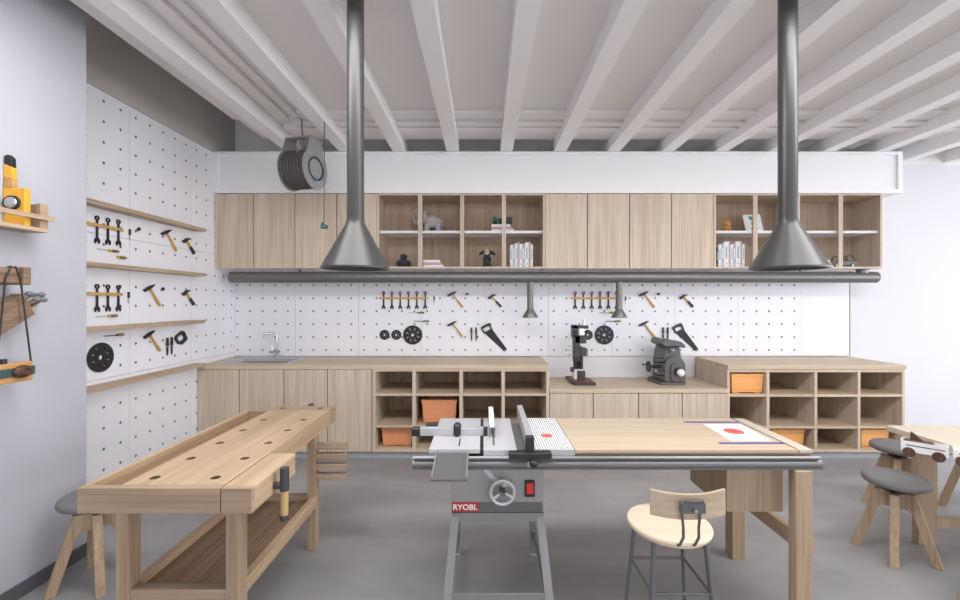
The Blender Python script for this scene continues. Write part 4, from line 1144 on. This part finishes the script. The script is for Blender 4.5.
for y in (2.5, 2.128): obj('blue_strip', bb(1.18, 1.505, y - 0.008, y + 0.008, TT, TT + 0.002), 'navy', t)
t = thing('paper_sheet', 'white sheet with a red circle at the table end', 'paper', (1.37, 2.31, TT))
obj('sheet', prism(new(), [(1.262, 2.163), (1.468, 2.163), (1.485, 2.455), (1.270, 2.455)], 'xy', TT, TT + 0.0015), 'paper', t)
bm = cyl(new(), (1.365, 2.32, TT + 0.0015), (1.365, 2.32, TT + 0.0022), 0.05, seg=40); d_ = obj('red_circle', bm, 'redprint', t)
bm = new(); box(bm, 1.35, 1.38, 2.316, 2.324, TT + 0.0022, TT + 0.0026); box(bm, 1.361, 1.369, 2.305, 2.335, TT + 0.0022, TT + 0.00255); obj('centre_mark', bm, 'badge', d_)

# ------------------------------------------------------------------ table saw
t = thing('table_saw', 'grey table saw on a splayed stand with red name badge', 'table saw', (0.07, 2.3, 0))
# left sliding table
bm = new(); box(bm, -0.262, -0.017, 2.045, TB, TT - 0.022, TT, bev=0.001); st = obj('sliding_table', bm, 'sawtop', t)
obj('slot', bb(-0.123, -0.117, 2.09, 2.20, TT, TT + 0.0008), 'blackm', st)
bm = bb(-0.335, 0.0, 2.243, 2.275, TT + 0.0005, TT + 0.042, bev=0.001); fb = obj('mitre_fence', bm, 'sawedge', t)
obj('end_cap', bb(-0.38, -0.335, 2.238, 2.28, TT - 0.002, TT + 0.042, bev=0.006), 'black', fb)
obj('end_cap', prism(new(), [(0.0, TT - 0.002), (0.022, TT + 0.004), (0.022, TT + 0.038), (0.0, TT + 0.042)], 'xz', 2.238, 2.28, bev=0.002), 'black', fb)
obj('clamp_knob', bb(-0.158, -0.120, 2.225, 2.285, TT, TT + 0.064, bev=0.010), 'black', fb)
obj('rear_stop', bb(-0.335, -0.262, 2.46, 2.49, TT - 0.02, TT, bev=0.002), 'machd', t)
# centre table and gaps
ct = obj('saw_table', bb(0.0, 0.160, TF, TB, TT - 0.055, TT, bev=0.0015), 'sawtop', t)
obj('blade_slot', bb(0.046, 0.056, 2.1, 2.5, TT, TT + 0.0008), 'stripe', ct)
obj('gap_rail', bb(-0.017, 0.0, TF + 0.01, TB, TT - 0.085, TT - 0.006), 'black', t)
obj('side_gap', bb(0.160, 0.245, TF + 0.01, TB - 0.09, TT - 0.06, TT - 0.004), 'stripe', t)
# blade guard
bm = new(); box(bm, 0.030, 0.058, 2.22, 2.58, TT + 0.050, TT + 0.072, bev=0.002)
gd = obj('blade_guard', bm, 'white', t)
obj('riving_knife', bb(0.041, 0.045, 2.50, 2.57, TT, TT + 0.05), 'steel', gd)
obj('guard_side', bb(0.0285, 0.030, 2.20, 2.5, TT + 0.002, TT + 0.066), 'glass', gd)
obj('guard_side', bb(0.058, 0.0595, 2.20, 2.5, TT + 0.002, TT + 0.066), 'glass', gd)
bm = new()
for a in range(0, 40): pass
pts = [(2.36 + 0.11 * math.cos(PI * a / 30), TT - 0.035 + 0.065 * math.sin(PI * a / 30)) for a in range(31)]
obj('saw_disc', prism(new(), pts, 'yz', 0.042, 0.0445), 'steel', gd)
# rip fence
rf = obj('rip_fence', bb(0.206, 0.238, 2.04, 2.62, TT + 0.001, TT + 0.072, bev=0.001), 'sawedge', t)
obj('fence_bracket', bb(0.200, 0.240, 2.008, 2.04, 0.768, TT + 0.070, bev=0.003), 'black', rf)
obj('fence_bar', bb(0.12, 0.320, 1.985, 2.03, 0.772, 0.800, bev=0.003), 'black', rf)
obj('fence_knob', ball(new(), (0.232, 1.972, 0.758), 0.021, (1, 1, 0.85)), 'black', rf)
obj('fence_lever', bb(0.205, 0.245, 1.985, 1.996, 0.735, 0.76, bev=0.002), 'steel', rf)
# ribbed plate
rp = obj('ribbed_plate', bb(0.245, 0.438, TF, TB, TT - 0.055, TT), ['sawedge'], t)
obj('rib_surface', bb(0.246, 0.436, TF + 0.001, TB - 0.001, TT, TT + 0.0015), 'hatch', rp)
rd = obj('red_disc', cyl(new(), (0.333, 2.243, TT + 0.0015), (0.333, 2.243, TT + 0.003), 0.030, seg=32), 'redprint', rp)
obj('centre_hole', cyl(new(), (0.333, 2.243, TT + 0.003), (0.333, 2.243, TT + 0.0035), 0.007, seg=16), 'stripe', rd)
# front rail
prof = [(2.026, 0.772), (2.018, 0.775), (2.008, 0.768), (2.014, 0.762), (2.004, 0.757), (1.996, 0.745), (1.996, 0.735), (2.0, 0.727), (2.01, 0.722), (2.03, 0.722), (2.034, 0.74), (2.034, 0.77)]
bm = new(); prism(bm, prof, 'yz', -0.335, 1.596); obj('front_rail', bm, 'rail', t)
obj('rail_lip', bb(-0.328, 1.585, 2.000, 2.008, 0.765, 0.7705), 'darkm', t)
obj('rail_foot', bb(-0.335, 1.596, 1.992, 2.0, 0.7205, 0.7265), 'darkm', t)
# sloping tray
bm = new(); a0, a1 = -0.228, -0.070
quadbox(bm, [(a0, 1.835, 0.738), (a1, 1.835, 0.738), (a1, 2.03, 0.778), (a0, 2.03, 0.778), (a0, 1.835, 0.744), (a1, 1.835, 0.744), (a1, 2.03, 0.784), (a0, 2.03, 0.784)])
tr_ = obj('support_tray', bm, 'stripe', t)
for a in (a0, a1 - 0.008):
    bm = new(); quadbox(bm, [(a, 1.835, 0.744), (a + 0.008, 1.835, 0.744), (a + 0.008, 2.03, 0.784), (a, 2.03, 0.784), (a, 1.835, 0.753), (a + 0.008, 1.835, 0.753), (a + 0.008, 2.03, 0.793), (a, 2.03, 0.793)])
    obj('tray_rim', bm, 'sawmid', tr_)
obj('tray_rim', bb(a0 - 0.002, a1 + 0.002, 1.828, 1.836, 0.735, 0.747, bev=0.002), 'stripe', tr_)
# body
body = obj('cabinet', bb(-0.155, 0.292, 2.06, 2.50, 0.487, 0.742, bev=0.004), 'sawgrey', t)
yb_ = 2.06
X_ = lambda x: px(x, yb_); Z_ = lambda y: pz(y, yb_)
obj('stripe', bb(X_(478.5), X_(542.3), yb_ - 0.0015, yb_, Z_(511.6), Z_(502)), 'stripe', body)
bg = obj('badge', bb(X_(451.9), X_(478.5), yb_ - 0.002, yb_, Z_(511.6), Z_(502)), 'badge', body)
cu = bpy.data.curves.new('txt', 'FONT'); cu.body = 'RYOBI.'; cu.size = 0.05; cu.extrude = 0.0008; cu.offset = 0.0012; cu.align_x = 'CENTER'
to = bpy.data.objects.new('txt', cu); COL.objects.link(to)
dg = bpy.context.evaluated_depsgraph_get(); dg.update(); me = bpy.data.meshes.new_from_object(to.evaluated_get(dg)); bpy.data.objects.remove(to)
bm = bmesh.new(); bm.from_mesh(me)
xsv = [v.co.x for v in bm.verts]; ysv = [v.co.y for v in bm.verts]
tw, thh = X_(477.2) - X_(453.2), Z_(504) - Z_(509.8)
for v in bm.verts:
    x_, y_, z_ = v.co
    v.co = (X_(453.2) + (x_ - min(xsv)) / (max(xsv) - min(xsv)) * tw, yb_ - 0.0028 - z_, Z_(509.8) + (y_ - min(ysv)) / (max(ysv) - min(ysv)) * thh)
obj('lettering', bm, 'lett', bg)
sw = obj('switch_box', bb(X_(524.8), X_(534.6), yb_ - 0.012, yb_, Z_(496), Z_(479.8), bev=0.001), 'black', body)
obj('switch_rocker', bb(X_(526.2), X_(533.2), yb_ - 0.016, yb_ - 0.012, Z_(492.8), Z_(482), bev=0.0015), 'red', sw)
wx, wz, wy = px(502.3, 2.03), pz(491.5, 2.03), 2.02
bm = new()
pts = [(wx + 0.056 * math.cos(a * PI / 18), wy, wz + 0.056 * math.sin(a * PI / 18)) for a in range(37)]
tube(bm, pts, 0.0085, 10)
hw = obj('handwheel', bm, 'sawedge', body)
for a in (80, 215, 335):
    r_ = math.radians(a); obj('spoke', cyl(new(), (wx, wy + 0.004, wz), (wx + 0.052 * math.cos(r_), wy, wz + 0.052 * math.sin(r_)), 0.006, 0.008, 10), 'sawedge', hw)
obj('hub', cyl(new(), (wx, wy - 0.012, wz), (wx, yb_, wz), 0.014), 'stripe', hw)
obj('crank_knob', cyl(new(), (wx + 0.004, wy - 0.03, wz + 0.018), (wx + 0.004, wy, wz + 0.018), 0.009), 'black', hw)
arc = []
for a in range(0, 11):
    th = math.radians(200 + a * 7.2); arc.append((px(512, yb_) + 0.155 * math.cos(th), pz(455, yb_) + 0.155 * math.sin(th)))
arc2 = [((p - px(512, yb_)) * 0.86 + px(512, yb_), (q_ - pz(455, yb_)) * 0.86 + pz(455, yb_)) for p, q_ in arc]
obj('angle_scale', prism(new(), arc + arc2[::-1], 'xz', yb_ - 0.003, yb_), 'sawtop', body)
# stand
def strut(bm, p0, p1, w, d):
    (x0, y0, z0), (x1, y1, z1) = p0, p1
    quadbox(bm, [(x0 - w / 2, y0 - d / 2, z0), (x0 + w / 2, y0 - d / 2, z0), (x0 + w / 2, y0 + d / 2, z0), (x0 - w / 2, y0 + d / 2, z0),
                 (x1 - w / 2, y1 - d / 2, z1), (x1 + w / 2, y1 - d / 2, z1), (x1 + w / 2, y1 + d / 2, z1), (x1 - w / 2, y1 + d / 2, z1)])
    return bm
for xb_, xt, yb2, yt in ((-0.178, -0.136, 1.94, 2.075), (0.316, 0.273, 1.94, 2.075), (-0.165, -0.132, 2.545, 2.485), (0.303, 0.268, 2.545, 2.485)):
    obj('stand_leg', strut(new(), (xb_, yb2, 0.012), (xt, yt, 0.487), 0.038, 0.03), 'sawmid', t)
    obj('foot', bb(xb_ - 0.026, xb_ + 0.026, yb2 - 0.022, yb2 + 0.022, 0, 0.012, bev=0.002), 'sawedge', t)
obj('top_rail', bb(-0.155, 0.292, 2.055, 2.075, 0.445, 0.487), 'sawmid', t)
obj('top_rail', bb(-0.150, 0.287, 2.485, 2.50, 0.445, 0.487), 'sawmid', t)
obj('cross_rail', bb(-0.15, 0.285, 2.50, 2.512, 0.36, 0.41), 'sawmid', t)
obj('cross_rail', bb(-0.16, 0.298, 1.965, 1.977, 0.112, 0.155), 'sawmid', t)
for x in (-0.163, 0.301): obj('side_rail', strut(new(), (x, 1.97, 0.12), (x, 2.53, 0.12), 0.012, 0.03), 'sawmid', t) if False else obj('side_rail', bb(x - 0.006, x + 0.006, 1.975, 2.53, 0.105, 0.145), 'sawmid', t)
obj('blade_motor', cyl(new(), (0.02, 2.42, 0.56), (0.12, 2.62, 0.56), 0.055), 'stripe', t)

# ------------------------------------------------------------------ stool with backrest
sx, sy, SZ = 0.808, 1.855, 0.553
t = thing('backrest_stool', 'cream round-seat stool with curved wooden backrest and metal legs', 'stool', (sx, sy, 0))
pr = [(0, SZ - 0.036), (0.13, SZ - 0.036), (0.160, SZ - 0.030), (0.170, SZ - 0.020), (0.173, SZ - 0.010), (0.170, SZ - 0.002), (0.155, SZ + 0.001), (0.08, SZ - 0.003), (0, SZ - 0.005)]
obj('seat', lathe(new(), pr, (sx, sy, 0), 64), 'cream', t)
bm = new(); N = 24; Rb = 0.62; yc = 1.652 + 0.30 - 0.0
inner, outer = [], []
for lvl in range(2): pass
t2 = bmesh.new(); grid = []
for i in range(N + 1):
    u = -1 + 2 * i / N; a = u * 0.241; X = 0.797 + Rb * math.sin(a); col = []
    zt_ = 0.768 - 0.010 * (1 - u * u) + 0.004 * u * u; zb_ = 0.665 + 0.012 * u * u - 0.004
    for z_ in (zb_, zt_):
        for rr in (Rb, Rb - 0.012):
            X = 0.803 + rr * math.sin(a); Y = 1.652 + Rb - rr * math.cos(a) - 0.0 ; col.append(t2.verts.new((X, Y, z_)))
    grid.append(col)   # [bot out, bot in, top out, top in]
for a, b in zip(grid, grid[1:]):
    t2.faces.new((a[0], b[0], b[2], a[2])); t2.faces.new((a[1], a[3], b[3], b[1])); t2.faces.new((a[2], b[2], b[3], a[3])); t2.faces.new((a[0], a[1], b[1], b[0]))
for e in (grid[0], grid[-1]): t2.faces.new((e[0], e[2], e[3], e[1]))
merge(bm, t2); obj('backrest', bm, 'plyback', t)
YR = 1.645
bk = obj('bracket', bb(px(680, YR), px(704.5, YR), YR - 0.014, YR + 0.008, pz(512.5, YR), pz(501.5, YR), bev=0.003), 'darkm', t)
bm = tube(new(), [(px(683, YR), YR - 0.008, pz(503, YR)), (px(683.5, YR), YR - 0.012, pz(499.6, YR)), (px(701.5, YR), YR - 0.012, pz(499.6, YR)), (px(702, YR), YR - 0.008, pz(503, YR))], 0.004, 8); obj('bracket_loop', bm, 'darkm', bk)
obj('wing_screw', cyl(new(), (px(693, YR), YR - 0.026, pz(508.5, YR)), (px(693, YR), YR - 0.013, pz(508.5, YR)), 0.007, seg=14), 'steel', bk)
for x in (681.5, 699.8):
    x2 = 683.5 if x < 690 else 699
    obj('back_rod', tube(new(), [(px(x, YR), YR - 0.004, pz(512, YR)), (px(x2, YR), YR + 0.002, pz(528, YR)), (px(x2 + 0.5, YR), YR + 0.005, pz(536, 1.66)), (px(x2, YR), YR + 0.03, pz(547, 1.66)), (px(x2 - 2, YR), YR + 0.08, SZ - 0.034)], 0.0055, 10), 'darkm', t)
L4 = []
for ax, ay in ((-0.12, -0.12), (0.12, -0.12), (0.12, 0.12), (-0.12, 0.12)):
    top = Vector((sx + ax * 0.88, sy + ay * 0.88, SZ - 0.03)); bot = Vector((sx + ax * 1.22, sy + ay * 1.22, 0.0)); L4.append((top, bot))
    obj('leg', cyl(new(), bot, top, 0.010, seg=16), 'darkm', t)
for zr_ in (0.318,):
    P4 = [b + (a - b) * (zr_ / (SZ - 0.03)) for a, b in L4]
    for k in range(4): obj('rung', cyl(new(), P4[k], P4[(k + 1) % 4], 0.0065, seg=12), 'darkm', t)

# ------------------------------------------------------------------ things hung on the pier
WX = PX
t = thing('rail_shelf', 'small wooden shelf with front rail on the pier, holding the orange box', 'shelf', (WX, 2.0, 1.863))
obj('bottom_board', bb(WX, -2.246, 1.55, 2.194, 1.863, 1.883, bev=0.001), 'shelfw', t)
obj('end_panel', bb(WX, -2.252, 2.175, 2.194, 1.883, 2.008, bev=0.001), 'shelfw', t)
obj('end_post', bb(-2.270, -2.246, 2.155, 2.194, 1.883, 2.008, bev=0.001), 'shelfw', t)
obj('front_rail', bb(-2.246, -2.232, 1.55, 2.215, 1.925, 1.948, bev=0.001), 'shelfw', t)
t = thing('orange_box', 'yellow-orange box with a black-rimmed glass window on the rail shelf', 'box', (-2.30, 2.1, 1.883))
obj('box_body', bb(-2.364, -2.255, 2.09, 2.118, 1.883, 2.068, bev=0.003), 'yorange', t)
bm = new(); pts = [(-2.316 + 0.044 * math.cos(a * PI / 4 + 0.3), 1.995 + 0.037 * math.sin(a * PI / 4 + 0.3)) for a in range(8)]
rg = obj('window_rim', prism(bm, pts, 'xz', 2.080, 2.090, bev=0.002), 'black', t)
obj('window_glass', ball(new(), (-2.316, 2.080, 1.995), 0.031, (1, 0.35, 0.88)), 'silver', rg)
t = thing('toy_tower', 'yellow, wooden and black painted block tower on the orange box', 'toy', (-2.33, 2.1, 2.062))
obj('wooden_base', prism(new(), [(-2.364, 2.068), (-2.318, 2.068), (-2.320, 2.115), (-2.364, 2.125)], 'xz', 2.092, 2.118, bev=0.002), 'orangew', t)
obj('yellow_block', prism(new(), [(-2.364, 2.125), (-2.320, 2.115), (-2.323, 2.172), (-2.364, 2.190)], 'xz', 2.093, 2.117, bev=0.002), 'yorange', t)
obj('black_top', prism(new(), [(-2.364, 2.190), (-2.323, 2.172), (-2.326, 2.218), (-2.345, 2.236), (-2.364, 2.228)], 'xz', 2.094, 2.116, bev=0.002), 'black', t)
t = thing('wall_beam', 'short wooden hanging beam on the pier below the rail shelf', 'beam', (WX, 1.9, 1.59))
obj('beam', bb(-2.300, -2.262, 1.55, 2.085, 1.598, 1.672, bev=0.003), 'oldw', t)
obj('end_block', bb(WX, -2.238, 2.07, 2.105, 1.592, 1.678, bev=0.003), 'oldw', t)
obj('end_block', bb(WX, -2.238, 1.55, 1.585, 1.592, 1.678, bev=0.003), 'oldw', t)
t = thing('hanging_plank', 'orange wooden plank with teal band hung by black cords on the pier', 'plank', (-2.25, 1.95, 1.117))
pl = obj('plank', bb(-2.275, -2.240, 1.66, 2.115, 1.122, 1.215, bev=0.003), 'orangew', t)
obj('teal_band', bb(-2.278, -2.236, 1.655, 2.122, 1.150, 1.192, bev=0.002), 'tealb', pl)
bm = new(); ball(bm, (-2.228, 2.055, 1.172), 0.034, (0.55, 1.25, 0.92)); lathe(bm, [(0.010, 0.016), (0.016, 0.023), (0.02, 0.02), (0.02, 0.0)], (-2.229, 2.055, 1.172), 20, axis='x')
obj('knot', bm, 'brownl', pl)
obj('top_peg', cyl(new(), (-2.26, 2.0, 1.215), (-2.26, 2.0, 1.238), 0.013), 'black', pl)
for y0, y1 in ((2.055, 2.115), (2.035, 1.965)):
    obj('cord', tube(new(), [(-2.282, y0, 1.672), (-2.262, y0, 1.680), (-2.2555, (y0 * 3 + y1) / 4 if y1 > y0 else y0 - 0.03, 1.62), (-2.252, y1, 1.213)], 0.004, 8), 'black', t)
t = thing('wooden_quiver', 'tilted wooden plank holder with grey-headed sticks hung on the pier', 'holder', (-2.28, 1.95, 1.4))
d_ = Vector((0, 0.15, 0.096)).normalized(); n_ = Vector((0, -d_.z, d_.y))
c_ = Vector((-2.31, 2.105, 1.478))
for k, off in enumerate((-0.040, 0.0, 0.040)):
    p1 = c_ + n_ * off + d_ * (0.035 - 0.0 * k); p0 = p1 - d_ * 0.38
    bm = new(); hw_, ht = 0.0195, 0.024 + 0.004 * (k == 1); cs = []
    for z_ in (p0, p1):
        for sx_, sn in ((-1, -1), (1, -1), (1, 1), (-1, 1)): cs.append(z_ + Vector((sx_ * ht, 0, 0)) + n_ * sn * hw_)
    quadbox(bm, cs); obj('plank', bm, 'oldw', t)
for k, (o1, o2, ox) in enumerate(((0.03, 0.085, 0.0), (0.012, 0.105, -0.01), (0.0, 0.125, 0.01), (-0.005, 0.085, 0.02), (-0.028, 0.12, 0.01), (-0.03, 0.08, -0.01))):
    p1 = c_ + n_ * o1 + d_ * o2 + Vector((ox, 0, 0)); st_ = obj('stick', cyl(new(), p1 - d_ * 0.12, p1, 0.0045, seg=10), 'oldw', t)
    obj('stick_head', ball(new(), p1, 0.0165, (0.9, 1.1, 0.8), seg=16), 'stone', st_)
obj('hanging_cord', tube(new(), [(-2.30, 1.93, 1.598), (-2.285, 1.96, 1.56), (-2.285, 2.0, 1.51)], 0.005, 8), 'toolw', t)
obj('wall_peg', cyl(new(), (WX, 1.96, 1.47), (-2.30, 1.96, 1.47), 0.008, seg=12), 'oldw', t)

# ------------------------------------------------------------------ light, camera
w = bpy.data.worlds.new('daylight'); sc.world = w; w.use_nodes = True; nt = w.node_tree
bg_ = nt.nodes['Background']; tc = nt.nodes.new('ShaderNodeTexCoord'); sp = nt.nodes.new('ShaderNodeSeparateXYZ')
nt.links.new(tc.outputs['Generated'], sp.inputs[0])
dt = nt.nodes.new('ShaderNodeVectorMath'); dt.operation = 'DOT_PRODUCT'; dt.inputs[1].default_value = (0.62, 0.25, 0.3)
nt.links.new(tc.outputs['Generated'], dt.inputs[0])
mr = nt.nodes.new('ShaderNodeMapRange'); mr.inputs['From Min'].default_value = -1; mr.inputs['From Max'].default_value = 1
mr.inputs['To Min'].default_value = 1.0; mr.inputs['To Max'].default_value = 3.7
nt.links.new(dt.outputs['Value'], mr.inputs['Value']); nt.links.new(mr.outputs[0], bg_.inputs['Strength'])
bg_.inputs['Color'].default_value = (0.97, 0.97, 1.0, 1)

def area(name, loc, rot, sx, sy, e, col=(1, 1, 1)):
    l = bpy.data.lights.new(name, 'AREA'); l.shape = 'RECTANGLE'; l.size = sx; l.size_y = sy; l.energy = e; l.color = col
    o = bpy.data.objects.new(name, l); COL.objects.link(o); o.location = loc; o.rotation_euler = rot; return o
# overhead fill lights, added out of view to brighten upward faces
area('overhead_fill', (-0.6, 1.7, 3.02), (0, 0, 0), 2.6, 0.6, 55)
area('overhead_fill', (2.6, 1.7, 3.02), (0, 0, 0), 2.6, 0.6, 60)
area('window_daylight', (7.5, 1.5, 1.7), (0, math.radians(90), 0), 2.6, 5.0, 62, (0.95, 0.97, 1.0))
cam = bpy.data.cameras.new('camera'); co = bpy.data.objects.new('camera', cam); COL.objects.link(co)
co.location = (0, 0, EYE); co.rotation_euler = (PI / 2, 0, 0)
cam.sensor_width = 36; cam.lens = F / 960 * 36; cam.shift_x = -(CX - 480) / 960; cam.shift_y = (CY - 300) / 960
cam.clip_start = 0.05; sc.camera = co
sc.view_settings.view_transform = 'Standard'; sc.view_settings.look = 'None'
sc.view_settings.exposure = 0.12; sc.view_settings.gamma = 1; sc.view_settings.use_curve_mapping = False
